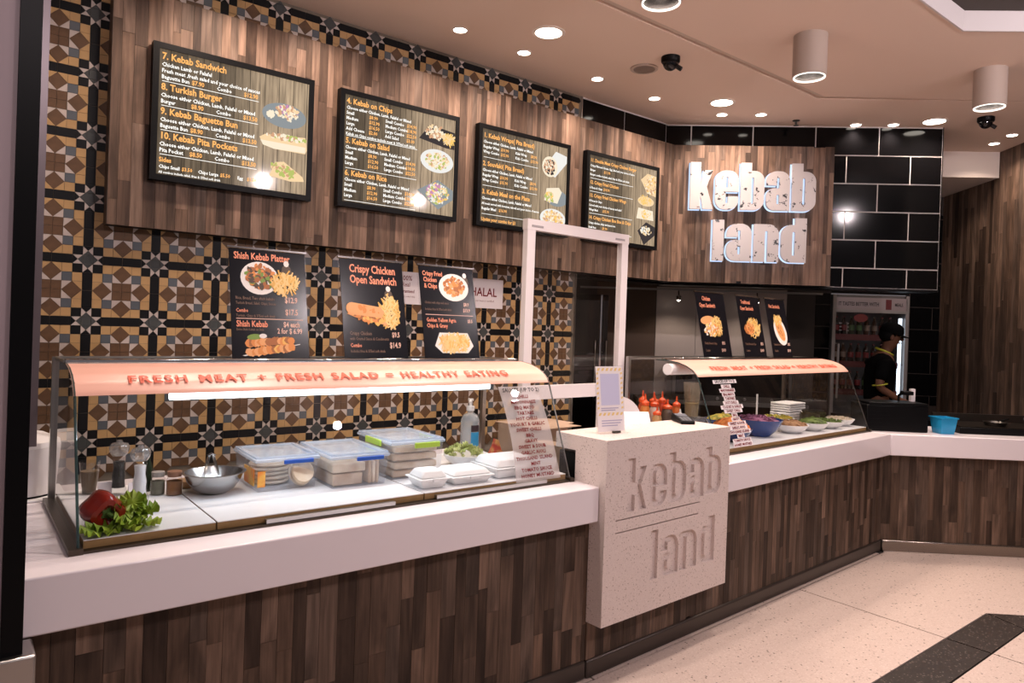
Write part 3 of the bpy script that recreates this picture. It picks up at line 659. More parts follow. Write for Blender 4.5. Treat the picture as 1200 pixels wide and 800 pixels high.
def screen(x, label, lines, food):
    t = thing('menu_screen', label, 'menu screen', (x, YM-.004, 2.293), group='menu screens above the counter')
    b = .03; z0_, z1_ = 0, SH
    MB().plate(rect(0, 0, SW, SH), -.045, -.004).build('housing', m_black, t)
    fr = MB(); fr.plate(rect(0, 0, SW, b), -.052, -.045).plate(rect(0, SH-b, SW, SH), -.052, -.045).plate(rect(0, b, b, SH-b), -.052, -.045).plate(rect(SW-b, b, SW, SH-b), -.052, -.045)
    fr.build('frame', m_blackmetal, t)
    s = MB().add([(b, -.0455, b), (SW-b, -.0455, b), (SW-b, -.0455, SH-b), (b, -.0455, SH-b)], [(0, 1, 2, 3)]).build('display', m_screen, t)
    y = -.0464
    for kind, txt, px, pz, sz in lines:
        if kind == 'rule': MB().add([(b+.015, y, pz), (px, y, pz), (px, y, pz+.003), (b+.015, y, pz+.003)], [(0, 1, 2, 3)]).build('divider_line', m_scr_white, s, recalc=False)
        else: MB().text(txt, sz, b+px, pz, y, bold=.027 if kind != 't' else .024, xs=.88).build({'h': 'heading_text', 't': 'menu_text', 'p': 'price_text'}[kind], m_scr_white if kind == 't' else m_scr_or, s, recalc=False)
    Dish.run(food, (y-.0002,), SCRM, s)
    return t
def S1():
    L = []; z = .612
    for n, (hd, l1, it, p1, p2) in enumerate([('7. Kebab Sandwich', ['Chicken Lamb or Falafel', 'Fresh meat ,fresh salad and your choice of sauces'], 'Baguette Bun', '$7.90', '$12.90'), ('8. Turkish Burger', ['Choose either Chicken, Lamb, Falafel or Mixed'], 'Burger', '$8.90', '$13.50'),
            ('9. Kebab Baguette Bun', ['Choose either Chicken, Lamb, Falafel or Mixed'], 'Baguette Bun', '$8.90', '$13.50'), ('10. Kebab Pita Pockets', ['Choose either Chicken, Lamb, Falafel or Mixed'], 'Pita Pocket', '$8.50', '$13.50')]):
        L.append(('h', hd, .012, z, .047)); z -= .036
        for q in l1: L.append(('t', q, .012, z, .028)); z -= .031
        L += [('t', it, .012, z, .028), ('p', p1, .155, z, .031), ('t', 'Combo', .28, z, .028), ('p', p2, .42, z, .031), ('rule', '', .53, z-.014, 0)]; z -= .056
    L += [('h', 'Sides', .012, z+.006, .032), ('t', 'Chips Small', .012, z-.026, .024), ('p', '$3.50', .12, z-.026, .026), ('t', 'Chips Large', .20, z-.026, .024), ('p', '$5.50', .31, z-.026, .026), ('t', 'Egg', .40, z-.026, .024), ('p', '$1.50', .45, z-.026, .026), ('t', 'All combos include salad, fries & 375ml soft drink', .012, z-.052, .017)]
    def F(m, y):
        r = random.Random(1)
        flat(m, ellp(.675, .455, .125, .068, 28), y, 1); chunks(m, .69, .475, .062, .038, 40, y-.0003, [4, 3, 7, 2, 4], r=r); chunks(m, .60, .45, .02, .018, 8, y-.0003, [4], r=r)
        m.start(); flat(m, [(.54, .315), (.57, .335), (.80, .355), (.81, .285), (.80, .262), (.62, .262), (.56, .275)], y, 3); chunks(m, .69, .335, .11, .012, 30, y-.0003, [2, 6, 4], r=r); flat(m, [(.545, .30), (.80, .30), (.80, .268), (.62, .262), (.56, .275)], y-.0012, 4)
        m.start(); flat(m, [(.60, .11), (.63, .19), (.68, .20), (.79, .13), (.80, .105), (.72, .095)], y, 3); chunks(m, .68, .15, .075, .03, 40, y-.0003, [6, 2, 3, 6], r=r, rot=-.3)
    return L, F
def S2():
    L = []; z = .612
    for hd, rows, foot in [('4. Kebab on Chips', ['Small', 'Medium', 'Large', 'Add Cheese'], 'Kebab on Chips combos include meat & 375ml soft drink.'), ('5. Kebab on Salad', ['Small', 'Medium', 'Large'], None), ('6. Kebab on Rice', ['Small', 'Medium', 'Large'], 'Salad & Rice combos include meat, fries & 375ml soft drink.')]:
        L.append(('h', hd, .012, z, .046)); z -= .033; L.append(('t', 'Choose either Chicken, Lamb, Falafel or Mixed', .012, z, .026)); z -= .031
        for q, a, b_ in zip(rows, ('$8.90', '$12.90', '$16.50', '$2.00'), ('$14.90', '$18.90', '$22.50', '$3.00')):
            L += [('t', q, .012, z, .027), ('p', a, .16, z, .029), ('t', ('Add Salad' if 'Add' in q else q+' Combo'), .27, z, .027), ('p', b_, .42, z, .029)]; z -= .031
        if foot and '4' in hd: L.append(('t', foot, .012, z+.002, .023)); z -= .012
        L.append(('rule', '', .53, z+.008, 0)); 
        if foot and '6' in hd: L.append(('t', foot, .012, z-.022, .024))
        z -= .034
    def F(m, y):
        r = random.Random(2)
        flat(m, [(.54, .50), (.62, .60), (.81, .58), (.81, .47), (.74, .47)], y, 8); chunks(m, .66, .555, .07, .045, 46, y-.0003, [2, 4, 3], r=r); fries(m, .765, .53, .04, .035, 60, y-.002, [5, 3], r=r)
        m.start(); flat(m, ellp(.68, .375, .125, .075, 28), y, 0); chunks(m, .68, .378, .09, .05, 60, y-.0003, [4, 3, 2, 4, 6], r=r)
        m.start(); flat(m, [(.54, .17), (.69, .255), (.81, .20), (.81, .14), (.70, .065)], y, 1); chunks(m, .69, .165, .085, .062, 80, y-.0003, [4, 6, 5, 7, 0, 3], r=r)
    return L, F
def S3():
    L = []; z = .605
    for hd, ls in [('1. Kebab Wraps( Pita Bread)', 1), ('2. Souvlaki( Pita Bread)', 1), ('3. Kebab Meal on the Plate', 2)]:
        L.append(('h', hd, .012, z, .044)); z -= .038; L.append(('t', 'Choose either Chicken, Lamb, Falafel or Mixed', .012, z, .026)); z -= .034
        if ls == 1:
            for q, a, k, b_ in (('Regular Wrap', '$10.90', 'Kids Wrap', '$8.90'), ('Wrap Combo', '$15.90', 'Kids Combo', '$13.90')):
                L += [('t', q, .012, z, .027), ('p', a, .16, z, .029), ('t', k, .29, z, .027), ('p', b_, .43, z, .029)]; z -= .034
        else:
            L.append(('t', 'All meals served with hommus, tabouli and your choice of sauces', .012, z, .022)); z -= .036; L += [('t', 'Regular Meal', .012, z, .027), ('p', '$16.90', .16, z, .029)]; z -= .034
        L.append(('rule', '', .53, z+.004, 0)); z -= .052
    L += [('h', 'Upsize your combo for $1', .012, z+.012, .032), ('t', 'All kebab wraps combos include salad, fries & 375ml soft drink', .012, z-.022, .022)]
    def F(m, y):
        r = random.Random(3)
        flat(m, [(.60, .50), (.70, .62), (.81, .60), (.81, .55), (.70, .43), (.63, .44)], y, 0); flat(m, ellp(.645, .50, .075, .075, 20), y-.0002, 4); chunks(m, .645, .50, .055, .055, 46, y-.0004, [2, 8, 4, 2], r=r)
        m.start(); flat(m, ellp(.72, .28, .11, .062, 28), y, 1); flat(m, [(.60, .25), (.62, .34), (.74, .36), (.77, .33), (.73, .24)], y-.0002, 4); chunks(m, .65, .28, .045, .035, 24, y-.0004, [3, 5, 4, 6], r=r)
        m.start(); flat(m, ellp(.69, .125, .125, .072, 28), y, 0); chunks(m, .69, .125, .10, .055, 70, y-.0003, [4, 3, 2, 5], r=r)
    return L, F
def S4():
    L = []; z = .612
    for hd, ls in [('11. Double Meat Crispy Chicken Burger', [('Crispy Fillet and Cheese, Egg, Salad and your choice of sauce', None), ('Burger', '$11.90'), ('Burger combos include salad, fries & 375ml soft drink', None)]), ('12. Crispy Fried Chicken', [('6 Pieces & Chips', '$14.90')]),
            ('13. Crispy Fried Chicken Wings', [('8 Pieces & Chips', None), ('Served with your choice of sauces and salad', None), ('Wings Meal', '$15.90')]), ('14. Crispy Chicken Box Box & Chips', [('Crispy chicken, chips and sauce box', None), ('Small Box', '$9.90')])]:
        L.append(('h', hd, .012, z, .036)); z -= .037
        for q, p in ls:
            L.append(('t', q, .012, z, .023))
            if p: L.append(('p', p, .16, z, .029))
            z -= .034
        L.append(('rule', '', .53, z+.012, 0)); z -= .03
    def F(m, y):
        r = random.Random(4)
        flat(m, [(.62, .56), (.70, .62), (.81, .61), (.81, .44), (.70, .46)], y, 3); chunks(m, .74, .53, .07, .08, 50, y-.0003, [3, 4, 5, 2], r=r)
        m.start(); flat(m, ellp(.69, .39, .10, .04, 24), y, 3); fries(m, .68, .40, .07, .028, 40, y-.0003, [5, 3], r=r)
        m.start(); flat(m, [(.58, .24), (.60, .33), (.78, .32), (.79, .24)], y, 4); chunks(m, .70, .28, .06, .035, 30, y-.0003, [3, 4, 5], r=r)
        m.start(); flat(m, [(.60, .14), (.70, .22), (.81, .19), (.81, .12), (.68, .03)], y, 8); chunks(m, .70, .15, .07, .035, 24, y-.0003, [0, 4, 0, 3], r=r)
    return L, F
for i, (fn, lb) in enumerate([(S1, 'lit menu screen starting with 7. Kebab Sandwich, leftmost on the plank panel'), (S2, 'lit menu screen starting with 4. Kebab on Chips'), (S3, 'lit menu screen starting with 1. Kebab Wraps'), (S4, 'lit menu screen starting with 11. Double Meat Crispy Chicken Burger')]):
    L, F = fn(); screen(-.047+1.0035*i+(.0 if i < 3 else .012), lb, L, F)

# ================================================================== POSTERS ON THE CASES
PW, PH = .318, .455
def poster(F, u, v, label, group, items, food, W=PW, z=1.452, yaw=0.):
    p = F(u, v, z); t = thing('menu_poster', label, 'poster', p, F.a+R(yaw), group, rx=R(-12))
    MB().plate(rect(-.008, 0, W+.008, PH+.008), .0025, .0055).build('acrylic_holder', m_acry, t)
    MB().box(-.008, -.004, PH+.002, W+.008, .007, PH+.009).build('holder_clip', m_chrome, t)
    MB().box(-.012, -.01, -.006, W+.012, .07, 0).build('holder_foot', m_acry, t)
    bd = MB().plate(rect(0, 0, W, PH), -.0005, .0025).build('board', m_posterblk, t)
    y = -.0012; PM = dict(h=('heading_text', m_pt_or), p=('price_text', m_pt_pk), d=('small_text', m_pt_dim))
    for k, txt, x, zz, sz in items:
        if k == 'rule': MB().add([(.02, y, zz), (W-.02, y, zz), (W-.02, y, zz+.003), (.02, y, zz+.003)], [(0, 1, 2, 3)]).build('divider_line', m_pt_pk, bd, recalc=False)
        else: MB().text(txt, sz, x, zz, y, bold=.022 if k != 'd' else .01, xs=.72).build(PM[k][0], PM[k][1], bd, recalc=False)
    Dish.run(food, (-.0016, W), POSM, bd)
    return t
def chef_bottle(m, y, x, z): flat(m, ellp(x, z, .022, .032, 10), y, 5); flat(m, ellp(x, z+.035, .012, .014, 8), y-.0001, 0)
def fp1(m, y, W):
    r = random.Random(5); chef_bottle(m, y, .235, .37)
    flat(m, ellp(.12, .335, .078, .070, 26), y-.0002, 0); chunks(m, .125, .34, .058, .05, 60, y-.0004, [3, 4, 5, 6, 3, 5], r=r); fries(m, .225, .315, .055, .045, 70, y-.002, [1, 2], r=r)
    m.start()
    for dz, an in ((.062, .10), (.024, .16)):
        for i in range(16): flat(m, ellp(.07+i*.0115, dz+i*.0115*math.tan(an)*.8, .017, .016+.003*r.random(), 8, 0, .2), y-.0002-.00003*i-dz*.001, r.choice([4, 4, 1, 7, 3]))
    flat(m, [(.04, .012), (.05, .009), (.28, .058), (.28, .061)], y-.0001, 0); flat(m, ellp(.09, .088, .030, .012, 12, .1), y-.0006, 6); flat(m, ellp(.125, .092, .016, .010, 10), y-.0007, 0)
I1 = [('h', 'Shish Kebab Platter', .018, .413, .041), ('d', 'Rice, Bread, Two shish kebabs', .02, .243, .018), ('d', 'Turkish Bread, Salad, Chips, Sauces', .02, .223, .016), ('p', '$12.9', .222, .236, .034), ('h', 'Combo', .02, .190, .022), ('d', 'Turkish, Chips & 375ml soft drink', .02, .170, .016), ('p', '$17.5', .222, .184, .034), ('rule', '', 0, .162, 0), ('h', 'Shish Kebab', .02, .130, .036), ('d', 'Extra Shish Kebab on Stick', .02, .114, .014), ('p', '$4 each', .212, .132, .031), ('p', '2 for $ 6.99', .185, .104, .031)]
def fp2(m, y, W):
    r = random.Random(6); chef_bottle(m, y, .235, .29)
    fries(m, .235, .215, .05, .07, 110, y-.0002, [1, 2], r=r)
    flat(m, [(.02, .20), (.06, .185), (.22, .15), (.21, .185), (.06, .225)], y-.003, 7); chunks(m, .13, .185, .08, .02, 36, y-.0034, [4, 3, 4, 1], r=r, rot=-.2)
    flat(m, arc(.045, .225, .028, 90, 270, 8) + [(.19, .185), (.205, .21), (.19, .235)], y-.0045, 7); chunks(m, .12, .222, .06, .012, 14, y-.0048, [7, 4], r=r, rot=-.15)
I2 = [('h', 'Crispy Chicken', .045, .395, .052), ('h', 'Open Sandwich', .045, .345, .052), ('d', 'Crispy Chicken', .03, .105, .024), ('d', 'with Crusted Sauce & Condiments', .03, .082, .019), ('p', '$9.5', .24, .098, .032), ('h', 'Combo', .03, .050, .025), ('p', '$14.9', .225, .048, .036), ('d', 'Includes fries & 375ml soft drink', .03, .026, .018)]
def fp3(m, y, W):
    r = random.Random(7); chef_bottle(m, y, .265, .385)
    flat(m, ellp(.195, .355, .088, .070, 26), y-.0002, 0); chunks(m, .195, .36, .06, .045, 50, y-.0004, [3, 4, 3, 4, 7], r=r)
    m.start(); flat(m, [(.06, .06), (.10, .025), (.25, .025), (.285, .06), (.255, .125), (.09, .125)], y-.0002, 0); fries(m, .172, .075, .085, .04, 110, y-.0006, [1, 2, 2], r=r)
I3 = [('h', 'Crispy Fried', .018, .408, .032), ('h', 'Chicken', .022, .377, .032), ('h', '& Chips', .024, .346, .032), ('d', 'Chicken with chips and sauce', .02, .268, .016), ('p', '$8.9', .245, .262, .026), ('d', 'Includes fries & 375ml soft drink', .02, .235, .016), ('p', '$13.9', .240, .232, .026), ('rule', '', 0, .212, 0), ('h', 'Golden Yellow Agria', .022, .178, .028), ('h', 'Chips & Gravy', .022, .150, .028), ('p', '$5.5', .262, .178, .024)]
gp = 'black posters standing on the long case'
poster(FM, .070, .62, 'black poster showing a Shish Kebab Platter and skewers', gp, I1, fp1)
poster(FM, .550, .62, 'black poster for Crispy Chicken Open Sandwich', gp, I2, fp2)
poster(FM, .960, .62, 'black poster with Crispy Fried Chicken and Golden Yellow chips', gp, I3, fp3)
def fpr1(m, y, W):
    r = random.Random(8); flat(m, ellp(.10, .26, .085, .03, 14, .1), y, 7); fries(m, .20, .22, .07, .06, 90, y-.0003, [1, 2], r=r); chunks(m, .13, .19, .09, .045, 60, y-.003, [2, 1, 0, 4], r=r)
def fpr2(m, y, W):
    r = random.Random(9); fries(m, .17, .22, .09, .07, 110, y-.0003, [1, 2], r=r); chunks(m, .11, .21, .07, .04, 50, y-.003, [4, 7, 3], r=r)
def fpr3(m, y, W):
    r = random.Random(10); flat(m, ellp(.16, .20, .085, .115, 24, .5), y, 0); flat(m, ellp(.16, .21, .05, .095, 16, .5), y-.0003, 7); chunks(m, .16, .21, .03, .08, 26, y-.0006, [4, 3, 7], r=r, rot=.5); fries(m, .14, .29, .06, .035, 40, y-.002, [1, 2], r=r)
gr = 'black posters standing on the far case'
tail = [('d', 'Turkish Bread & Chips', .03, .09, .022), ('p', '$9.5', .24, .09, .03), ('d', 'Combo', .03, .04, .024), ('p', '$14.9', .225, .04, .03)]
poster(FRc, 1.70, .62, 'black poster for a Chicken Open Sandwich, leftmost on the far case', gr, [('h', 'Chicken', .07, .400, .042), ('h', 'Open Sandwich', .03, .352, .042)] + tail, fpr1, W=.345)
poster(FRc, 2.215, .62, 'black poster for a Traditional Open Sandwich in the middle of the far case', gr, [('h', 'Traditional', .05, .400, .040), ('h', 'Open Sandwich', .03, .352, .040)] + tail, fpr2, W=.305)
poster(FRc, 2.62, .62, 'black poster with a roll on an oval white plate, rightmost on the far case', gr, [('h', 'Hot Sandwich', .04, .385, .040)] + tail, fpr3, W=.29)
# paper notices taped on the tiles
def notice(x0, z0, x1, z1, label, lines):
    t = thing('paper_notice', label, 'notice', (x0, YW-.006, z0)); W = x1-x0
    b = MB().plate(rect(0, 0, W, z1-z0), -.002, -.0003).build('sheet', m_paper, t); q = MB()
    for s, sz, z, bo in lines: MB().text(s, sz, W/2, z, -.0026, bold=bo, align='CENTER', xs=.9).build('notice_text', m_dredtext, b, recalc=False)
notice(1.40, 1.738, 1.64, 1.949, 'white paper notice between the second and third posters', [('100%', .045, .155, .01), ('Real', .040, .115, .01), ('Guaranteed', .030, .075, .02), ('fresh meat cooked daily', .016, .045, 0)])
notice(1.975, 1.738, 2.321, 1.945, 'white HALAL paper notice on the tiled wall', [('HALAL', .085, .085, .012), ('all our meat is certified', .022, .045, 0)])

# ================================================================== CEILING FITTINGS
m_trim = M('white_trim', (.75, .66, .60), .5)
def downlight(x, y, label, big=False, z=ZCEIL, watt=None):
    r = .085 if big else .042; t = thing('downlight', label, 'downlight', (x, y, z), group='recessed ceiling downlights')
    MB().lathe([(r*1.22, 0), (r*1.22, -.004), (r*.98, -.006), (r*.98, -.0005)], 24).build('trim_ring', m_trim, t, smooth=True)
    MB().lathe([(0, -.003), (r*.98, -.003), (r*.98, -.0025)], 24).build('lens', m_lampon, t)
    spot('lamp', (0, 0, -.012), watt or (70 if big else 34), WARM, 150 if big else 130, r, .8, t)
for i, (x, y) in enumerate([(1.62, 1.42), (2.14, 1.43), (2.842, 1.443), (3.474, 1.442)]): downlight(x, y, f'small round downlight over the menu panel, {["first", "second", "third", "fourth"][i]} from the left')
for x, q in ((.30, 'farther out'), (.85, 'nearer')): downlight(x, 1.42, f'small round downlight over the menu panel, {q} past the top edge of the photo')
downlight(4.189, 1.326, 'small downlight above the letter k of the sign', watt=24); downlight(4.413, 1.102, 'small downlight above the middle of the letter sign', watt=24)
downlight(5.22, .707, 'small downlight in front of the black tiles, left one'); downlight(5.433, .491, 'small downlight in front of the black tiles, right one')
downlight(6.638, .126, 'small downlight close to the plank wall, farther one', watt=26); downlight(6.432, -.075, 'small downlight close to the plank wall, nearer one', watt=26)
q = FS(2.72, 1.15); downlight(q[0], q[1], 'small downlight under the white lowered soffit', z=3.195, watt=14)
downlight(2.048, 1.077, 'large round downlight over the second and third menu screens', True); downlight(3.928, 1.142, 'large round downlight before the letter sign', True); downlight(5.562, .219, 'large round downlight at the right end of the black tiles', True)
downlight(.20, 1.077, 'large round downlight over the first menu screen, out of the frame', True)
m_cyl = M('cylinder_paint', (.40, .325, .28), .5, spec=.3)
def cyl(x, y, label, watt=75):
    t = thing('cylinder_light', label, 'ceiling light', (x, y, ZCEIL), group='surface cylinder lights'); r = .098; h = .25
    b = MB(); n = 32; pr = [(0, 0), (r, 0), (r, -h+.004), (r-.004, -h), (r-.008, -h)]
    b.lathe(pr, n, cap=False); b.build('housing', m_cyl, t, smooth=True)
    MB().lathe([(r-.006, -h-.001), (r-.006, -h-.005), (r-.013, -h-.005), (r-.013, -h+.004)], n, cap=False).build('bright_rim', M_emit('bright_rim', (1, .94, .86), 1.6), t, smooth=True)
    b = MB().lathe([(r-.010, -h), (r-.016, -h+.05), (.045, -h+.11)], n, cap=False); b.build('reflector', M('dark_reflector', (.30, .28, .27), .2, .9), t, smooth=True)
    MB().lathe([(0, -h+.108), (.046, -h+.108), (.046, -h+.112)], 20).build('lens', M_emit('cylinder_lens', (1, .92, .82), 2.2), t)
    spot('lamp', (0, 0, -h+.06), watt, (1., .84, .74), 116, .03, .7, t)
cyl(1.82, -.01, 'white cylinder light at the top edge of the photo'); cyl(3.241, .026, 'white cylinder light hanging over the counter block'); cyl(4.605, -.492, 'white cylinder light nearest the plank wall'); cyl(.6, .15, 'white cylinder light over the long case, out of the frame')
def dome(x, y, label):
    t = thing('security_camera', label, 'security camera', (x, y, ZCEIL), group='dome cameras')
    MB().lathe([(.062, 0), (.062, -.03), (.055, -.04)], 20).build('mount', m_black, t, smooth=True)
    MB().lathe([(.05, -.035)] + [(.05*math.cos(a), -.04-.05*math.sin(a)) for a in [R(10*i) for i in range(9)]] + [(0, -.09)], 20).build('dome', M('smoked_dome', (.004, .004, .005), .05), t, smooth=True)
    MB().tube([(.02, -.03, -.06), (.04, -.06, -.085)], .016, 10).build('lens', M('lens_glass', (.01, .01, .012), .05), t, smooth=True)
dome(2.903, .82, 'black dome camera beside the round ceiling speaker'); dome(5.735, -.10, 'black dome camera by the right-hand cylinder light')
t = thing('ceiling_speaker', 'round flush ceiling speaker grille', 'speaker', (2.93, 1.074, ZCEIL))
MB().lathe([(.095, 0), (.095, -.008), (.075, -.010), (.075, -.004)], 28).build('rim', M('speaker_rim', (.45, .36, .31), .6), t, smooth=True)
MB().lathe([(0, -.005), (.075, -.006), (.075, -.002)], 28).build('grille', M('speaker_grille', (.22, .17, .145), .7, bump=.3, vs=200), t)
t = thing('sprinkler', 'small fire sprinkler head in the ceiling', 'sprinkler', (4.761, .991, ZCEIL))
MB().lathe([(.03, 0), (.03, -.006), (.008, -.01), (.008, -.035), (.0, -.036)], 14).build('stem', m_dsteel, t); MB().lathe([(0, -.045), (.022, -.045), (.022, -.042), (0, -.041)], 12).build('deflector', m_dsteel, t)
MB().tube([(-.012, 0, -.01), (-.016, 0, -.03), (0, 0, -.044), (.016, 0, -.03), (.012, 0, -.01)], .0025, 6).build('frame_arm', m_dsteel, t)

# ================================================================== LONG CASE CONTENTS
ZS = ZC+.0362
# red pepper
t = thing('bell_pepper', 'red bell pepper lying on lettuce in the case corner', 'bell pepper', (-.418, .285, ZS), R(12))
m_pep = M('red_pepper_skin', (.22, .012, .006), .2, var=.25, vs=9); lob = lambda a: 1+.10*math.cos(4*a)
pp = MB().lathe([(.002, .045), (.018, .040), (.030, .052), (.046, .050), (.056, .030), (.058, 0), (.052, -.035), (.038, -.058), (.018, -.064), (0, -.060)], 32, lobes=lob)
o = pp.build('body', m_pep, t, smooth=True, loc=(0, 0, .055), rot=(R(98), 0, 0))
m_stem = M('green_stem', (.06, .12, .02), .5)
MB().tube([(0, -.036, .052), (.002, -.052, .05), (.008, -.066, .045)], [.011, .007, .006], 8).build('stem', m_stem, t, smooth=True)
MB().lathe([(0, 0), (.020, .001), (.016, .006), (0, .008)], 10, lobes=lambda a: 1+.25*math.cos(5*a)).build('calyx', m_stem, t, loc=(0, -.038, .052), rot=(R(98), 0, 0))
# lettuce
def m_leafy(n, a, b): return M_ramp(n, [(.3, a), (.7, b)], 14, .5)
m_let = m_leafy('lettuce_leaf', (.14, .25, .012), (.36, .46, .05)); m_let2 = m_leafy('pale_lettuce_leaf', (.40, .45, .12), (.70, .70, .36))
def leaf(mb, c, r, tilt, az, seed, amp=.22):
    rr_ = random.Random(seed); ph = rr_.uniform(0, 6); rot = Euler((tilt, 0, az)).to_matrix(); vs = []; n, k = 44, 6
    for i in range(k+1):
        for j in range(n):
            a = 2*math.pi*j/n; q = i/k; rad = r*q*(1+.10*math.sin(5*a+ph)*q); z = r*(amp*q*q*math.sin(13*a+ph)+.25*q*q - .1*q)
            vs.append(rot @ Vector((rad*math.cos(a), rad*math.sin(a)*.85, z)) + Vector(c))
    mb.add(vs, [(i*n+j, i*n+(j+1) % n, (i+1)*n+(j+1) % n, (i+1)*n+j) for i in range(k) for j in range(n)])
t = thing('lettuce', 'curly green lettuce leaves spread under the red pepper', 'lettuce', (-.36, .25, ZS))
for i, (x, y, z, r, ti, az) in enumerate([(-.03, -.02, .016, .075, .1, 0), (.045, .03, .03, .065, -.25, 1.), (.04, -.03, .018, .062, .2, 2.), (-.07, -.05, .012, .058, .1, .4), (.02, .05, .045, .06, -.5, 3.), (-.02, .03, .05, .055, .5, 4), (.06, .0, .04, .05, .4, 5), (.0, -.045, .022, .055, .5, 1.5), (.03, .06, .065, .045, -.7, 2.5)]):
    b = MB(); leaf(b, (x, y, z), r, ti, az, i); b.build('leaf', m_let, t, smooth=True)
# mills
m_clear = M_glass('clear_moulded_plastic', (.95, .95, .95), 1.0, .0, (.8, .8, .8), .03); m_pc = M('peppercorns', (.012, .010, .009), .6, bump=.5, vs=90); m_salt = M('salt_grains', (.72, .72, .74), .7, bump=.2, vs=120)
m_crown = M_glass('faceted_plastic', (.80, .78, .76), 2.4, .22, (.75, .72, .70), .08)
MILL = [(.030, 0), (.031, .012), (.025, .03), (.022, .05), (.024, .07), (.019, .10), (.021, .125), (.024, .14), (.020, .146)]
def mill(x, y, label, fill, mf):
    t = thing('spice_mill', label, 'grinder', (x, y, ZS), group='clear grinders in the case')
    MB().lathe(MILL, 20).build('body', m_clear, t, smooth=True); MB().lathe([(.0225, .028), (.0205, .05), (.0225, .07), (.0175, .10), (.0195, fill), (0, fill)], 16).build('filling', mf, t, smooth=True)
    MB().lathe([(.022, .147), (.030, .160), (.033, .178), (.026, .192), (.010, .196), (.009, .204), (0, .206)], 20, lobes=lambda a: 1+.08*math.cos(8*a)).build('crown_knob', m_crown, t, smooth=True)
mill(-.30, .72, 'clear pepper mill filled with black peppercorns', .125, m_pc); mill(-.255, .58, 'clear salt mill filled with white salt', .13, m_salt)
t = thing('glass_tumbler', 'glass tumbler of brown spice behind the red pepper', 'tumbler', (-.385, .79, ZS)); MB().lathe([(.024, 0), (.036, .12), (.034, .12), (.023, .004)], 18).build('glass', m_clear, t, smooth=True); MB().lathe([(0, .006), (.023, .006), (.031, .085), (0, .088)], 16).build('spice', M('brown_spice', (.13, .08, .04), .9), t, smooth=True)
def jar(x, y, label, mf, ml, h=.075, r=.026):
    t = thing('spice_jar', label, 'jar', (x, y, ZS)); MB().lathe([(r, 0), (r, h*.75), (r*.8, h*.86), (r*.8, h)], 18).build('glass', m_clear, t, smooth=True)
    MB().lathe([(0, .003), (r*.93, .003), (r*.93, h*.68), (0, h*.68)], 16).build('contents', mf, t, smooth=True); MB().lathe([(r*.86, h*.9), (r*.9, h*1.14), (0, h*1.15)], 18).build('lid', ml, t, smooth=True)
m_jl = M('grey_lid', (.25, .22, .2), .4)
jar(-.178, .655, 'small clear spice jar with grey-green contents', M('dry_herb', (.16, .15, .11), .9), m_jl); jar(-.128, .62, 'small jar of orange-brown spice beside the steel bowl', M('paprika', (.24, .10, .035), .9), M('brown_lid', (.20, .09, .05), .5), .078, .029)
t = thing('oil_bottle', 'slim dark green bottle behind the salt mill', 'bottle', (-.20, .73, ZS)); MB().lathe([(.018, 0), (.018, .09), (.009, .12), (.008, .15)], 14).build('glass', M('dark_green_glass', (.012, .02, .008), .1), t, smooth=True); MB().lathe([(.010, .148), (.010, .165), (0, .166)], 12).build('cap', m_black, t)
for x, y, lb in ((-.335, .68, 'left'), (-.215, .60, 'right')):
    t = thing('price_card', f'small white folded card at the {lb} of the pepper mill', 'card', (x-.03 if lb == 'left' else -.275, y+.04 if lb == 'left' else .66, ZS))
    MB().add([(0, 0, 0), (.045, 0, 0), (.045, .012, .05), (0, .012, .05), (0, .03, 0), (.045, .03, 0)], [(0, 1, 2, 3), (3, 2, 5, 4)]).build('card', m_paper, t)
t = thing('wooden_dish', 'small tan wooden dish behind the spice jars', 'dish', (-.06, .72, ZS)); MB().lathe([(.03, 0), (.042, .03), (.039, .03), (.028, .006), (0, .006)], 18).build('dish', M('tan_wood', (.45, .26, .12), .6), t, smooth=True)
# steel bowl with tongs
t = thing('steel_bowl', 'stainless steel mixing bowl in the glass case', 'bowl', (.005, .585, ZS))
MB().lathe([(0, 0), (.048, 0), (.075, .018), (.098, .05), (.108, .078), (.118, .081), (.118, .083), (.105, .082), (.094, .052), (.070, .020), (.045, .004), (0, .003)], 36).build('bowl', M('bowl_steel', (.40, .39, .385), .26, 1.), t, smooth=True)
t = thing('serving_tongs', 'steel tongs resting in the mixing bowl', 'tongs', (.005, .585, ZS+.012))
for dx in (-1, 1): MB().add([(dx*.002-.02, -.03, .135), (dx*.012-.02, -.03, .135), (dx*.045, .03, .012), (dx*.033, .03, .012), (dx*.002-.02, -.024, .137), (dx*.012-.02, -.024, .137), (dx*.045, .036, .014), (dx*.033, .036, .014)], [(0, 1, 2, 3), (4, 5, 6, 7), (0, 3, 7, 4), (1, 2, 6, 5), (0, 1, 5, 4), (3, 2, 6, 7)]).build('arm', m_chrome, t)
MB().tube([(-.034, -.027, .136), (-.02, -.03, .144), (-.006, -.027, .136)], .005, 8).build('spring_end', m_chrome, t, smooth=True)
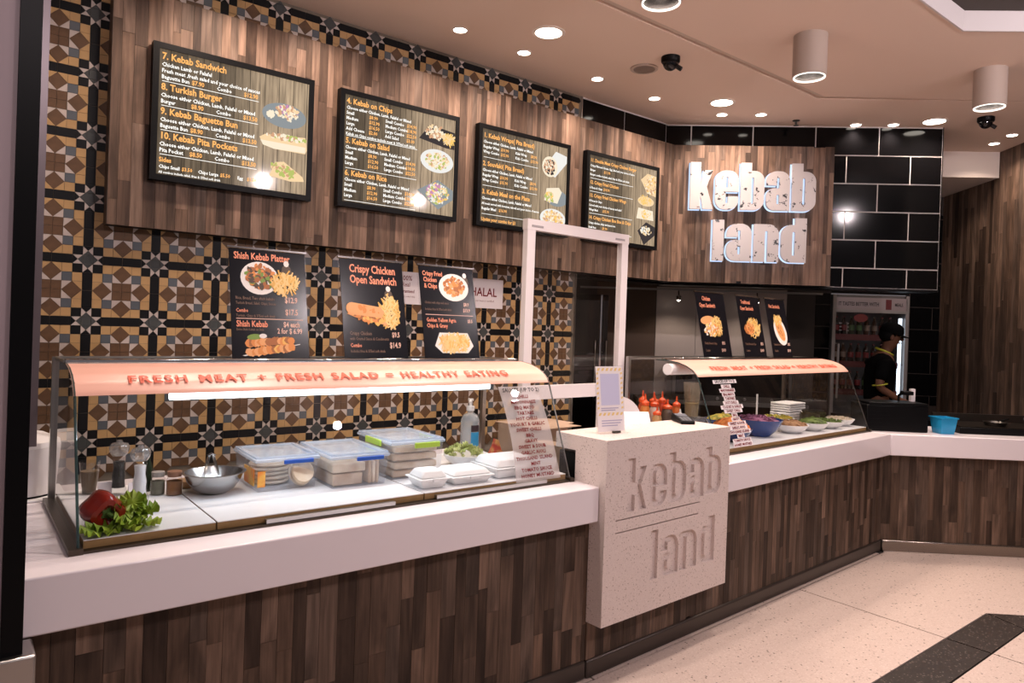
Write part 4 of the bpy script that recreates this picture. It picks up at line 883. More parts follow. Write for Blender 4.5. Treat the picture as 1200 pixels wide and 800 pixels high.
# plastic containers with flat bread
m_bread = M_ramp('flat_bread', [(.3, (.55, .38, .25)), (.55, (.74, .58, .42)), (.75, (.82, .70, .56))], 12, .8); m_bread2 = M_ramp('brown_wrap', [(.3, (.48, .31, .19)), (.7, (.68, .50, .35))], 16, .8)
m_orl = M_ramp('orange_label', [(.4, (.80, .22, .02)), (.6, (.85, .45, .08))], 20, .5); m_blueclip = M('blue_clip', (.015, .085, .42), .35); m_greenclip = M('lime_clip', (.42, .58, .06), .35)
def tub(x, y, w_, d, h, rz, label, clip, content):
    t = thing('plastic_container', label, 'container', (x, y, ZS), R(rz), 'clip-lid containers of bread'); e = .010; iw = .004
    wl = MB()
    def ring(z0, z1, i0, i1):
        a = [(i0, i0), (w_-i0, i0), (w_-i0, d-i0), (i0, d-i0)]; b = [(i1, i1), (w_-i1, i1), (w_-i1, d-i1), (i1, d-i1)]
        wl.add([(p, q_, z0) for p, q_ in a]+[(p, q_, z1) for p, q_ in b], [(i, (i+1) % 4, 4+(i+1) % 4, 4+i) for i in range(4)])
    ring(0, h, e, .002); wl.add([(e, e, 0), (w_-e, e, 0), (w_-e, d-e, 0), (e, d-e, 0)], [(0, 1, 2, 3)])
    wl.build('tub', m_tub, t)
    ld = MB().box(-.006, -.006, h, w_+.006, d+.006, h+.014).build('lid', m_lid, t, bevel=.004)
    fr = MB().box(.0, .0, h+.014, w_, .016, h+.021).box(0, d-.016, h+.014, w_, d, h+.021).box(0, .016, h+.014, .016, d-.016, h+.021).box(w_-.016, .016, h+.014, w_, d-.016, h+.021)
    fr.build('lid_rim', m_lid, ld)
    MB().box(w_*.42, -.014, h-(.018 if clip is m_greenclip else .010), w_*.9, -.004, h+.006).build('clip', clip, t, bevel=.003)
    MB().box(w_+.004, d*.3, h-.018, w_+.012, d*.7, h+.010).build('clip', clip, t, bevel=.003)
    if clip is m_greenclip: MB().box(-.014, d*.25, h-.016, -.004, d*.7, h+.012).build('clip', clip, t, bevel=.003)
    content(t, w_, d, h); return t
def bread_round(t, c, r, n, tilt=0., ax=0.):
    for i in range(n):
        b = MB().lathe([(0, 0), (r*.9, .001), (r, .008), (r*.93, .015), (0, .019)], 22, lobes=lambda a: 1+.03*math.sin(3*a+i))
        o = b.build('flat_bread', m_bread, t, smooth=True); o.location = (c[0]+.003*(i % 2), c[1]-i*.017*math.sin(tilt), c[2]+i*.0175*math.cos(tilt)); o.rotation_euler = (tilt, 0, ax)
def cont1(t, w_, d, h):
    bread_round(t, (.105, .17, .004), .082, 5); bread_round(t, (.185, .045, .048), .050, 3, R(62), R(12))
    MB().box(.0, .03, .02, .0025, .16, .085).build('label', m_orl, t)
    MB().plate([(.006, .02), (.036, .02), (.036, .082), (.006, .082)], .0, .002).build('label', m_orl, t)
def cont2(t, w_, d, h):
    for i, (x0, y0, z0, x1, y1, z1) in enumerate([(.02, .03, .004, .15, .30, .052), (.015, .025, .058, .16, .30, .095), (.17, .02, .004, .185, .26, .10), (.188, .02, .004, .203, .26, .098), (.206, .02, .004, .22, .26, .102)]): MB().box(x0, y0, z0, x1, y1, z1).build('folded_wrap', m_bread2 if i % 2 == 0 else m_bread, t, bevel=.006)
def cont3(t, w_, d, h):
    for i, z in enumerate((.004, .038, .075, .11)): MB().box(.02+.006*(i % 2), .02, z, w_-.02, d-.03, z+.03).build('folded_wrap', m_bread if i % 2 else m_bread2, t, bevel=.008)
tub(.135, .49, .25, .30, .115, -2, 'first clip-lid container with blue clip and round flat breads', m_blueclip, cont1)
tub(.405, .40, .25, .36, .118, -2, 'second clip-lid container with blue clip and folded wraps', m_blueclip, cont2)
tub(.690, .43, .26, .34, .150, -2, 'tall clip-lid container with lime green clips', m_greenclip, cont3)
# foam clamshells
m_foam = M('white_foam', (.80, .79, .79), .6)
def clam(x, y, w_, d, h, rz, label, lid=True):
    t = thing('foam_box', label, 'takeaway box', (x, y, ZS), R(rz), 'white foam takeaway boxes')
    def fr(z0, z1, i0, i1, top=True):
        a = [(i0, i0), (w_-i0, i0), (w_-i0, d-i0), (i0, d-i0)]; b = [(i1, i1), (w_-i1, i1), (w_-i1, d-i1), (i1, d-i1)]
        return MB().add([(p, q_, z0) for p, q_ in a]+[(p, q_, z1) for p, q_ in b], [(0, 3, 2, 1), (4, 5, 6, 7)]+[(i, (i+1) % 4, 4+(i+1) % 4, 4+i) for i in range(4)])
    fr(0, h*.5, .018, 0).build('base', m_foam, t, bevel=.006); MB().box(-.006, -.006, h*.5, w_+.006, d+.006, h*.5+.006).build('rim', m_foam, t, bevel=.002)
    if lid: fr(h*.5+.006, h, .002, .022).build('lid', m_foam, t, bevel=.008); MB().box(w_*.4, -.012, h*.42, w_*.6, -.004, h*.62).build('latch', m_foam, t, bevel=.002)
clam(.705, .205, .13, .13, .075, -4, 'small white foam box, leftmost of the takeaway boxes'); clam(.862, .205, .20, .17, .062, -3, 'wide white foam box next to the small one'); clam(1.10, .215, .24, .20, .085, -2, 'white foam box behind the sauce list lettering')
t = thing('foam_bowl', 'white foam bowl at the right end of the long case', 'bowl', (1.415, .255, ZS)); MB().lathe([(.035, 0), (.050, .03), (.055, .06), (.052, .06), (.045, .028), (0, .006)], 24).build('bowl', m_foam, t, smooth=True); MB().lathe([(0, .075), (.03, .073), (.053, .061), (.056, .061), (.056, .058)], 24).build('lid', m_tub, t, smooth=True)
t = thing('lettuce_bowl', 'white bowl of shredded pale lettuce behind the foam boxes', 'bowl', (1.16, .55, ZS)); MB().lathe([(.05, 0), (.09, .03), (.11, .06), (.106, .06), (.085, .03), (0, .006)], 28).build('bowl', m_foam, t, smooth=True)
lb = MB()
for i in range(26):
    a = rnd.uniform(0, 6.28); k = rnd.random()**.5*.085; leaf(lb, (k*math.cos(a), k*math.sin(a), .062+.045*(1-k/.085)+rnd.uniform(-.006, .006)), rnd.uniform(.018, .03), rnd.uniform(-1, 1), rnd.uniform(0, 6), i, .35)
lb.build('shredded_lettuce', m_let2, t, smooth=True, kind='stuff')
# sanitiser pump bottle
t = thing('pump_bottle', 'clear hand sanitiser pump bottle with blue label', 'bottle', (1.36, .80, ZS), R(-38)); t.scale = (1.32, 1.32, 1.36)
MB().lathe([(.036, 0), (.038, .01), (.038, .13), (.030, .150), (.013, .160), (.013, .172)], 22).build('body', M_glass('sanitiser_bottle', (.9, .93, .95), 1.2, .30, (.75, .80, .84), .05), t, smooth=True)
MB().lathe([(.016, .168), (.016, .185), (.006, .187), (.006, .205), (.011, .206), (.011, .214), (0, .215)], 16).build('pump', m_foam, t, smooth=True); MB().tube([(0, 0, .208), (.0, -.025, .208), (0, -.035, .203)], .0045, 8).build('nozzle', m_foam, t, smooth=True)
def wrap(mb, a0, a1, z0, z1, r, n=8): mb.add([(r*math.cos(R(a0+(a1-a0)*i/n)), r*math.sin(R(a0+(a1-a0)*i/n)), z) for i in range(n+1) for z in (z0, z1)], [(2*i, 2*i+2, 2*i+3, 2*i+1) for i in range(n)])
b = MB(); wrap(b, -80, -20, .03, .088, .0386); b.build('label', M('blue_label', (.02, .22, .42), .5), t); b = MB(); wrap(b, -80, -20, .09, .115, .0386); b.build('label', M('dark_label', (.03, .015, .02), .5), t)
# triangular sandwich box and sauce tin
t = thing('sandwich_pack', 'red and gold triangular pack behind the foam boxes', 'packet', (1.40, .62, ZS), R(-10))
MB().plate([(-.045, 0), (.045, 0), (.012, .06), (0, .10), (-.012, .06)], -.03, .03).build('pack', M_ramp('red_gold_pack', [(.4, (.35, .04, .02)), (.55, (.5, .28, .08)), (.7, (.6, .45, .2))], 22, .4), t)

# white canister at the left end on a tray
t = thing('canister', 'white plastic canister beside the left glass end', 'canister', (-.580, 1.02, ZC+.012))
MB().lathe([(.105, 0), (.112, .01), (.125, .17), (.125, .185)], 32).build('body', M('canister_white', (.70, .66, .66), .35), t, smooth=True); MB().lathe([(.1255, .1855), (.122, .205), (.07, .232), (0, .236)], 32).build('lid', M('canister_lid', (.74, .70, .70), .35), t, smooth=True); MB().lathe([(.107, -.002), (.111, -.002), (.111, .004), (.107, .004)], 32).build('foot_ring', m_black, t)
tr = MB().box(-.80, .885, ZC, -.44, 1.15, ZC+.010).build('serving_tray', m_boardwhite, bevel=.004); tag(tr, 'flat white tray under the white canister', 'tray')

# ================================================================== BETWEEN THE CASES
fr = thing('counter_screen', 'tall white framed clear sneeze screen behind the terrazzo block', 'sneeze screen', FB(.306, .955, ZC), FB.a)
FWd, FH, bt = .892, 1.345, .062
m_wfr = M('white_frame', (.74, .68, .69), .4)
MB().plate(rect(0, 0, bt, FH-bt), -.02, .02).build('post', m_wfr, fr); MB().plate(rect(FWd-bt, 0, FWd, FH-bt), -.02, .02).build('post', m_wfr, fr); MB().plate(rect(-.003, FH-bt, FWd+.003, FH), -.022, .022).build('top_bar', m_wfr, fr)
MB().plate(rect(bt, .29, FWd-bt, .37), -.02, .02).build('lower_bar', m_wfr, fr); MB().plate(rect(bt, .37, FWd-bt, FH-bt), -.003, .003).build('clear_panel', m_acry, fr)
for x in (0, FWd-bt): MB().box(x, -.045, 0, x+bt, .06, .012).build('foot', m_wfr, fr)
for x in (.03, FWd-.13): MB().box(x, -.0245, FH-.045, x+.09, -.022, FH-.033).build('corner_label', M('grey_label', (.35, .32, .33), .5), fr)
t = thing('sign_holder', 'small clear-backed payment sign with yellow striped border', 'sign', FB(.115, .17, ZT), FB.a+R(-8), rx=R(-7))
MB().plate(rect(0, 0, .18, .33), -.002, .002).build('acrylic_holder', m_acry, t)
b = MB().plate(rect(.006, .008, .174, .324), -.004, -.002).build('sheet', m_paper, t)
s = MB()
for i in range(6): 
    for z in (.302, .085): s.plate([(.012+i*.027, z), (.026+i*.027, z), (.034+i*.027, z+.014), (.020+i*.027, z+.014)], -.0046, -.004)
for i in range(8):
    for x in (.008, .160): s.plate([(x, .115+i*.024), (x+.012, .119+i*.024), (x+.012, .129+i*.024), (x, .125+i*.024)], -.0046, -.004)
s.build('yellow_stripes', M('yellow_print', (.72, .52, .20), .5), b)
MB().plate(rect(.032, .135, .150, .288), -.0045, -.004).build('lilac_panel', M('lilac_print', (.50, .49, .66), .5), b)
s = MB()
for z, x1 in ((.118, .14), (.108, .12), (.058, .16), (.046, .15), (.034, .13)): s.plate(rect(.03, z, x1, z+.005), -.0046, -.004)
s.build('small_text_lines', M('grey_violet_print', (.36, .34, .48), .5), b)
MB().box(.09, -.025, 0, .13, -.006, .010).build('holder_foot', m_dsteel, t); MB().box(.0, -.03, -.002, .18, .06, .001).build('base_sheet', m_acry, t)
def wp(F, u, v, z): return F(u, v, z)
# point-of-sale terminal: white curved stand
t = thing('pos_stand', 'white curved till stand behind the payment sign', 'till', FB(.70, .52, ZC), FB.a+R(-30))
MB().box(-.12, -.05, 0, .12, .10, .06).build('base', m_wfr, t, bevel=.01)
MB().plate([(-.14, .06), (.12, .06)] + arc(-.02, .20, .14, -20, 95, 10) + [(-.14, .33)], .0, .035).build('curved_back', m_wfr, t)
MB().add([(-.02, -.10, .19), (.14, -.10, .19), (.155, -.02, .255), (-.005, -.02, .255), (-.02, -.09, .175), (.14, -.09, .175), (.155, -.01, .245), (-.005, -.01, .245)], [(0, 1, 2, 3), (4, 5, 6, 7), (0, 1, 5, 4), (2, 3, 7, 6), (0, 3, 7, 4), (1, 2, 6, 5)]).build('screen_panel', m_wfr, t)
MB().box(.03, -.06, .05, .09, .0, .20).build('neck', m_wfr, t)
t = thing('card_terminal', 'black card payment terminal on the terrazzo block', 'card terminal', FB(.885, .23, ZT), FB.a+R(-35))
MB().add([(-.04, -.085, 0), (.04, -.085, 0), (.042, .085, 0), (-.042, .085, 0), (-.04, -.085, .018), (.04, -.085, .018), (.042, .085, .042), (-.042, .085, .042)], [(0, 3, 2, 1), (4, 5, 6, 7), (0, 1, 5, 4), (2, 3, 7, 6), (0, 4, 7, 3), (1, 2, 6, 5)]).build('body', m_black, t, bevel=.006)
MB().add([(-.03, .01, .0335), (.03, .01, .0335), (.031, .07, .042), (-.031, .07, .042)], [(0, 1, 2, 3)]).build('screen', M('terminal_screen', (.16, .17, .20), .15), t)
k = MB()
for i in range(3):
    for j in range(4): k.box(-.028+i*.02, -.07+j*.018, .020+j*.0025, -.013+i*.02, -.057+j*.018, .0235+j*.0025)
k.build('keypad', M('grey_keys', (.25, .25, .27), .5), t)
t = thing('dark_gap_box', 'added black box darkening the gap under the terrazzo top slab', 'gap filler', FB(.03, .215, ZC), FB.a)  # added black box standing in for the dark gap below the slab
MB().box(0, 0, 0, .92, .12, .125).build('body', m_black, t, bevel=.004); MB().box(.05, -.003, .015, .87, 0, .11).build('gap_box_front', m_blackmetal, t)
# cardboard boxes and carrier bag behind the block
m_card = M('cardboard', (.33, .22, .15), .8, var=.1, vs=8)
t = thing('cardboard_box', 'open brown cardboard box behind the end of the long case', 'box', (1.58, .58, ZC), R(4))
MB().box(0, 0, 0, .30, .24, .19).build('body', m_card, t)
for a, b, c, d in (((0, 0), (.30, 0), (.31, -.09), (-.02, -.09)), ((0, .24), (.30, .24), (.30, .27), (0, .27))): MB().prism([a, b, c, d], .187, .190).build('flap', m_card, t)
MB().prism([(.3, 0), (.3, .24), (.37, .22), (.37, .02)], .187, .19).build('flap', m_card, t)
t = thing('cardboard_box', 'flat tan cardboard box nearest the terrazzo block side', 'box', (1.535, .34, ZC), R(0)); MB().box(0, 0, 0, .09, .22, .13).build('body', M('tan_cardboard', (.42, .30, .20), .8), t); MB().box(-.002, -.002, .13, .092, .222, .136).build('lid', m_card, t)
# squeeze bottles
m_cap = M('orange_cap', (.72, .09, .02), .35)
def squeeze(u, v, label, col, h=.17, r=.030, rb=True):
    h *= 1.2
    t = thing('squeeze_bottle', label, 'sauce bottle', FRc(u, v, ZC), 0, 'sauce bottles behind the block')
    MB().lathe([(r, 0), (r*1.03, .01), (r*1.03, h*.85), (r*.8, h*.95), (r*.62, h)], 18).build('body', M('sauce_'+str(round(u*100))+str(round(v*100)), col, .3), t, smooth=True)
    MB().lathe([(r*.9, h*.97), (r*.92, h*1.05), (r*.55, h*1.09), (r*.25, h*1.12), (r*.13, h*1.28), (0, h*1.285)], 16).build('nozzle_cap', m_cap if rb else m_foam, t, smooth=True)
squeeze(1.26, .76, 'orange sauce squeeze bottle next to the case post', (.62, .20, .04), .20); squeeze(1.31, .70, 'short amber sauce bottle in the front row', (.45, .26, .11), .15); squeeze(1.36, .76, 'white sauce squeeze bottle with red nozzle', (.68, .60, .54), .19, .034)
squeeze(1.31, .82, 'red-orange sauce bottle at the back of the row', (.55, .10, .03), .21); squeeze(1.43, .82, 'brown sauce bottle at the back of the row', (.10, .06, .045), .20, .036); squeeze(1.50, .76, 'dark brown sauce bottle with red nozzle', (.11, .075, .055), .17, .038); squeeze(1.60, .76, 'orange sauce bottle standing rightmost', (.60, .15, .03), .18); squeeze(1.56, .70, 'dark bottle with white nozzle', (.12, .08, .06), .13, .03, False); squeeze(1.52, .82, 'red sauce bottle behind the dark brown one', (.55, .07, .03), .20)

# ================================================================== FAR CASE CONTENTS
m_bluebowl = M('cobalt_bowl', (.012, .045, .20), .2); m_carrot = M_ramp('grated_carrot', [(.3, (.60, .15, .03)), (.7, (.85, .34, .10))], 40, .7)
def bowl(u, v, r, h, mat, label, heap, hk, cat='bowl', name='salad_bowl'):
    t = thing(name, label, cat, FRc(u, v, ZS), 0, 'bowls of salad in the far case')
    MB().lathe([(r*.45, 0), (r*.8, h*.45), (r, h), (r*.96, h), (r*.74, h*.45), (0, h*.12)], 30).build('bowl', mat, t, smooth=True)
    hp = MB(); rr_ = random.Random(int(u*100))
    MB().lathe([(r*.9, h*.86), (r*.75, h*(.9+hk*.55)), (r*.4, h*(.9+hk)), (0, h*(.95+hk*1.1))], 22, lobes=lambda a: 1+.06*math.sin(3*a+u*9)).build('salad_heap', heap, t, smooth=True)
    for i in range(46):
        a = rr_.uniform(0, 6.28); k = rr_.random()**.5; z = h*(.95+hk*(1-k)); l = r*rr_.uniform(.12, .24); an = rr_.uniform(0, 6.28)
        x, y = r*.85*k*math.cos(a), r*.85*k*math.sin(a); hp.tube([(x-l*math.cos(an), y-l*math.sin(an), z), (x, y, z+l*.5), (x+l*math.cos(an), y+l*math.sin(an), z+rr_.uniform(-.3, .3)*l)], r*.035, 4)
    hp.build('shreds', heap, t, kind='stuff')
m_gsal = M_ramp('green_salad', [(.35, (.05, .08, .012)), (.65, (.16, .24, .04))], 30, .6); m_ysal = M_ramp('corn_salad', [(.4, (.16, .20, .03)), (.6, (.60, .45, .06))], 30, .6); m_brsal = M_ramp('brown_salad', [(.35, (.22, .10, .04)), (.65, (.42, .24, .12))], 30, .7); m_cab = M_ramp('red_cabbage', [(.35, (.10, .02, .06)), (.65, (.35, .14, .26))], 30, .6); m_pale = M_ramp('pale_dip', [(.35, (.55, .45, .33)), (.65, (.65, .58, .48))], 20, .6)
bowl(1.60, .335, .135, .085, m_bluebowl, 'blue bowl heaped with grated carrot', m_carrot, .75)
bowl(1.98, .36, .155, .115, m_bluebowl, 'large blue bowl of red cabbage', m_cab, .12)
bowl(2.34, .32, .12, .06, m_foam, 'white bowl with brown falafel mix', m_brsal, .5); bowl(2.61, .30, .115, .06, m_foam, 'white bowl of dark green salad', m_gsal, .55); bowl(2.87, .30, .115, .055, m_foam, 'white shallow bowl with a few green leaves', m_gsal, .1); bowl(3.11, .32, .105, .055, m_foam, 'white shallow bowl at the right end of the far case', m_pale, .1)
bowl(2.02, .66, .13, .075, m_bluebowl, 'blue bowl at the back with corn and green salad', m_ysal, .5); bowl(2.38, .62, .12, .06, m_foam, 'white bowl with pale dip at the back of the case', m_pale, .2); bowl(2.72, .62, .12, .05, m_foam, 'white back bowl of mixed greens', m_ysal, .3); bowl(1.36, .40, .11, .08, m_bluebowl, 'blue bowl half hidden behind the terrazzo block', m_pale, .5)
t = thing('juice_jug', 'tall clear measuring jug with yellow liquid in the far case', 'jug', FRc(1.79, .77, ZS+.09)); MB().lathe([(.045, 0), (.062, .24), (.059, .24), (.043, .005)], 20).build('jug', M_glass('hazy_jug', (.9, .88, .82), 1., .18, (.6, .55, .45)), t, smooth=True); MB().lathe([(0, .006), (.042, .006), (.049, .095), (0, .095)], 18).build('juice', M('yellow_liquid', (.40, .30, .10), .4), t, smooth=True)
t = thing('jug_stand', 'clear box under the tall measuring jug', 'box', FRc(1.70, .70, ZS), FRc.a); MB().box(0, 0, 0, .17, .14, .088).build('box', m_tub, t, bevel=.004)
t = thing('serving_spoon', 'white handled spoon standing in a back bowl', 'spoon', FRc(2.40, .62, ZS+.06)); MB().tube([(0, 0, 0), (.006, .004, .18)], .007, 8).build('handle', m_foam, t, smooth=True); MB().ell((0, 0, .004), (.018, .014, .008)).build('spoon_head', m_foam, t, smooth=True)
for i, (u, z, lb) in enumerate(((2.92, 0, 'lower foam tray stack'), (2.94, .075, 'upper foam tray stack'))):
    t = thing('foam_tray_stack', f'{lb} at the right end of the far case', 'takeaway trays', FRc(u-.02, .63, ZS+z), FRc.a+R(-4+5*i))
    for k in range(4): MB().box(0, 0, k*.018, .26, .17, k*.018+.014).build('tray', m_foam, t, bevel=.005)
t = thing('olive_jar', 'dark olive jar in front of the foam trays', 'jar', FRc(2.98, .50, ZS)); MB().lathe([(.07, 0), (.075, .02), (.075, .085), (.06, .095), (0, .096)], 20).build('jar', M('olive_brown', (.05, .04, .02), .2), t, smooth=True); MB().lathe([(.062, .096), (.062, .105), (0, .106)], 18).build('lid', m_dsteel, t)
t = thing('olive_jar', 'dark green jar beside the right glass end', 'jar', FRc(3.14, .52, ZS)); MB().lathe([(.06, 0), (.07, .03), (.07, .075), (.05, .085), (0, .086)], 20).build('jar', M('dark_pickle', (.035, .032, .012), .25), t, smooth=True); MB().lathe([(.052, .086), (.052, .096), (0, .097)], 18).build('lid', m_dsteel, t)

# ================================================================== END SECTION AND KITCHEN
t = thing('till_monitor', 'black till box standing at the counter corner', 'till', FL(.12, .31, ZC), FL.a)
MB().box(-.235, -.15, 0, .235, .15, .205).build('body', m_black, t, bevel=.008); MB().box(-.22, -.153, .205, .23, .10, .225).build('top_tray', m_blackmetal, t, bevel=.004)
for i in range(5): MB().box(-.21, -.1515, .03+i*.03, -.06, -.150, .036+i*.03).build('vent_slot', m_blackmetal, t)
MB().tube([(.1, .05, .225), (.1, .05, .27), (.12, .0, .30)], .01, 8).build('scanner_stem', m_black, t); MB().box(.09, -.05, .28, .17, .02, .31).build('scanner_head', m_black, t, bevel=.006)
t = thing('blue_tub', 'light blue square plastic tub on the end counter', 'tub', FL(.485, .19, ZC), FL.a+R(8)); m_bt = M('sky_blue_plastic', (.012, .26, .50), .35)
b = MB(); a4 = lambda h, z: [(-h, -h, z), (h, -h, z), (h, h, z), (-h, h, z)]
b.add(a4(.052, 0)+a4(.068, .125)+a4(.064, .125)+a4(.050, .006), [(0, 3, 2, 1)]+[(i, (i+1) % 4, 4+(i+1) % 4, 4+i) for i in range(4)]+[(4+i, 4+(i+1) % 4, 8+(i+1) % 4, 8+i) for i in range(4)]+[(8+i, 8+(i+1) % 4, 12+(i+1) % 4, 12+i) for i in range(4)]+[(12, 13, 14, 15)])
b.build('tub', m_bt, t); MB().box(-.074, -.074, .118, .074, -.066, .127).box(-.074, .066, .118, .074, .074, .127).box(-.074, -.066, .118, -.066, .066, .127).box(.066, -.066, .118, .074, .066, .127).build('rim', m_bt, t)
t = thing('griddle', 'low black griddle plate along the end counter', 'griddle', FL(.62, .20, ZC), FL.a)
MB().box(0, 0, .0, .92, .42, .05).build('body', m_black, t, bevel=.004); MB().box(.02, .02, .05, .90, .40, .056).build('cooking_plate', M('griddle_plate', (.02, .015, .012), .3, .6), t); MB().box(.0, .40, .05, .92, .42, .12).build('splash_guard', m_dsteel, t)
t = thing('cooking_pan', 'dark pan on the griddle plate', 'pan', FL(.98, .36, ZC+.056)); MB().lathe([(.07, 0), (.085, .03), (.082, .03), (.068, .004), (0, .004)], 22).build('pan', m_dsteel, t, smooth=True); MB().tube([(.08, 0, .025), (.2, -.03, .045)], .008, 8).build('handle', m_black, t, smooth=True)
t = thing('gooseneck_tap', 'thin dark gooseneck tap at the end of the counter', 'tap', FL(1.22, .30, ZC+.056), FL.a)
MB().tube([(0, 0, 0), (0, 0, .06)] + [(.0-.03+.03*math.cos(R(i*20)), 0, .06+.03*math.sin(R(i*20))) for i in range(10)], .006, 8).build('spout', m_dsteel, t, smooth=True); MB().lathe([(.016, 0), (.016, .01), (.01, .016), (0, .017)], 12).build('base', m_dsteel, t)
# spot-light rail and hood edge below the bulkhead
BULB = (.303, 1.126)
t = thing('heat_rail', 'thin steel lamp rail below the plank panels', 'lamp rail', FS(0, 1.5, 2.06), FS.a)
MB().box(-.75, -.012, 0, 1.80, .012, .02).build('rail', m_steel, t)
for x in BULB:
    MB().tube([(x, 0, 0), (x, -.02, -.045)], .008, 8).build('stem', m_dsteel, t)
    MB().lathe([(0, 0), (.022, .004), (.03, .045), (.015, .055), (0, .056)], 14).build('lamp_shade', m_dsteel, t, loc=(x, -.02, -.105), smooth=True); MB().ell((x, -.02, -.102), (.017, .017, .012)).build('bulb', m_lampon, t, smooth=True)
    spot('lamp', (x, -.03, -.13), 6, WARM, 150, .02, .6, t)
# tall dark fridge seen through the white frame
t = thing('kitchen_cabinet', 'tall black glossy kitchen cabinet behind the white frame', 'cabinet', FS(-.85, 1.25, 0), FS.a)
MB().box(0, .02, 0, .40, .62, 1.98).build('body', m_black, t, bevel=.004)
MB().box(.318, -.004, .0, .334, .018, 1.98).build('edge_strip', m_chrome, t)
for a, b in ((.005, .31), (.342, .395)):
    d = MB().box(a, 0, .12, b, .02, 1.92).build('door', M('smoked_door', (.006, .006, .007), .12), t); MB().tube([(b-.04 if a < .1 else a+.04, -.03, .7), (b-.04 if a < .1 else a+.04, -.03, 1.5)], .011, 8).build('handle', m_chrome, d, smooth=True)
t = thing('prep_bench', 'stainless prep bench along the kitchen back wall', 'bench', FS(-.1, 1.35, 0), FS.a); MB().box(0, 0, .86, 1.75, .52, .90).build('top', m_steel, t)
for x in (.03, 1.68):
    for y in (.03, .45): MB().box(x, y, 0, x+.04, y+.04, .86).build('leg', m_steel, t)
t = thing('exhaust_grill', 'dark grill unit on the prep bench behind the far case', 'grill', FS(.25, 1.42, .90), FS.a); MB().box(0, 0, 0, 1.25, .38, .38).build('body', m_dsteel, t, bevel=.006); MB().box(.04, -.006, .06, 1.21, 0, .33).build('front_panel', m_black, t)
for i in range(4): MB().lathe([(.018, 0), (.016, .02), (0, .021)], 12).build('knob', m_steel, t, loc=(.2+i*.28, -.004, .03), rot=(R(90), 0, 0))

# drinks fridge
fg = thing('drinks_fridge', 'glass door drinks fridge set in the black tiled wall', 'fridge', FS(2.045, 1.87, 0), FS.a); FWW, FHH = .81, 2.095
m_frbody = M('fridge_grey', (.24, .22, .22), .4); m_frin = M('fridge_inside', (.10, .09, .09), .5)
cb = MB().box(0, .03, 0, .03, .66, FHH).box(FWW-.03, .03, 0, FWW, .66, FHH).box(0, .62, 0, FWW, .66, FHH).box(0, .03, FHH-.03, FWW, .66, FHH).box(0, .03, 0, FWW, .66, .15); cb.build('cabinet', m_frin, fg)
hd = MB().box(.03, .0, 1.93, FWW-.02, .04, FHH-.03).build('header_panel', M('fridge_header', (.22, .17, .175), .5, emit=(.6, .48, .48), es=.04), fg)
tx = MB().text('IT TASTES BETTER WITH', .058, .055, 1.975, -.002, bold=.02, xs=.68); tx.build('header_text', m_blktext, hd, recalc=False); MB().plate(rect(.56, 1.94, .62, 2.05), -.003, -.001).build('red_square', M('red_print', (.10, .006, .008), .5), hd)
MB().text('MEALS', .05, .655, 1.978, -.002, bold=.02, xs=.6).build('header_text', m_blktext, hd, recalc=False)
dr = MB().box(0, 0, .15, .035, .03, 2.095).box(FWW-.035, 0, .15, FWW, .03, 2.095).box(.035, 0, .15, FWW-.035, .03, .20).box(.035, 0, 1.90, FWW-.035, .03, 1.93); dr.build('door_frame', m_frbody, fg); MB().add([(.035, .015, .2), (FWW-.035, .015, .2), (FWW-.035, .015, 1.9), (.035, .015, 1.9)], [(0, 1, 2, 3)]).build('door_glass', m_glass, fg)
MB().tube([(.06, -.03, .95), (.06, -.03, 1.55)], .012, 8).build('handle', m_frbody, fg, smooth=True)
MB().box(FWW-.075, .06, .3, FWW-.045, .08, 1.85).build('light_strip', M_emit('fridge_light', (.78, .88, 1.), 2.2), fg)
SHZ = (1.02, 1.33, 1.63)
for z in SHZ:
    MB().box(.03, .06, z, FWW-.03, .6, z+.012).build('shelf', m_frbody, fg); MB().box(.03, .05, z-.035, FWW-.08, .06, z+.03).build('price_strip', M('red_strip', (.075, .008, .011), .5), fg)
MB().plate(ellp(.30, 1.84, .075, .045, 18), -.002, .012).build('red_badge', M('red_badge', (.14, .014, .012), .5), fg)
kinds = [((.012, .006, .005), (.12, .006, .008)), ((.012, .006, .005), (.12, .006, .008)), ((.02, .03, .015), (.05, .12, .04)), ((.03, .012, .006), (.14, .10, .08)), ((.012, .006, .005), (.12, .006, .008))]
lbs = ('upper', 'middle', 'lower')
for si, z in enumerate(SHZ):
    for j in range(8):
        liq, lab = kinds[(si*3+j//2) % 5]; p = FS(2.045+.085+j*.082, 1.87+.12, z+.012)
        t = thing('drink_bottle', f'dark soft drink bottle on the {("lower", "middle", "upper")[si]} fridge shelf, {("first", "second", "third", "fourth", "fifth", "sixth", "seventh", "eighth")[j]} from the left', 'bottle', p, FS.a, f'bottles on the {("lower", "middle", "upper")[si]} fridge shelf')
        MB().lathe([(.030, 0), (.031, .01), (.028, .06), (.031, .12), (.026, .15), (.012, .185), (.011, .205)], 14).build('body', M(f'drink_{si}_{j}', liq, .12), t, smooth=True); MB().lathe([(.0315, .06), (.0315, .12)], 14).build('label', M(f'drink_label_{si}_{j}', lab, .5), t, smooth=True); MB().lathe([(.0135, .200), (.0135, .216), (0, .217)], 12).build('cap', M(f'drink_cap_{si}_{j}', lab, .4), t)
t = thing('wire_basket', 'white wire basket in the top of the drinks fridge', 'basket', FS(2.10, 1.98, 1.643), FS.a)
for z in (.06, .10, .14): MB().tube([(0, 0, z), (.16, 0, z-.005), (.16, .2, z), (0, .2, z), (0, 0, z)], .005, 6).build('wire', m_paper, t)
for x in (.02, .14): MB().tube([(x, 0, .0), (x, 0, .15)], .005, 6).build('wire', m_paper, t)
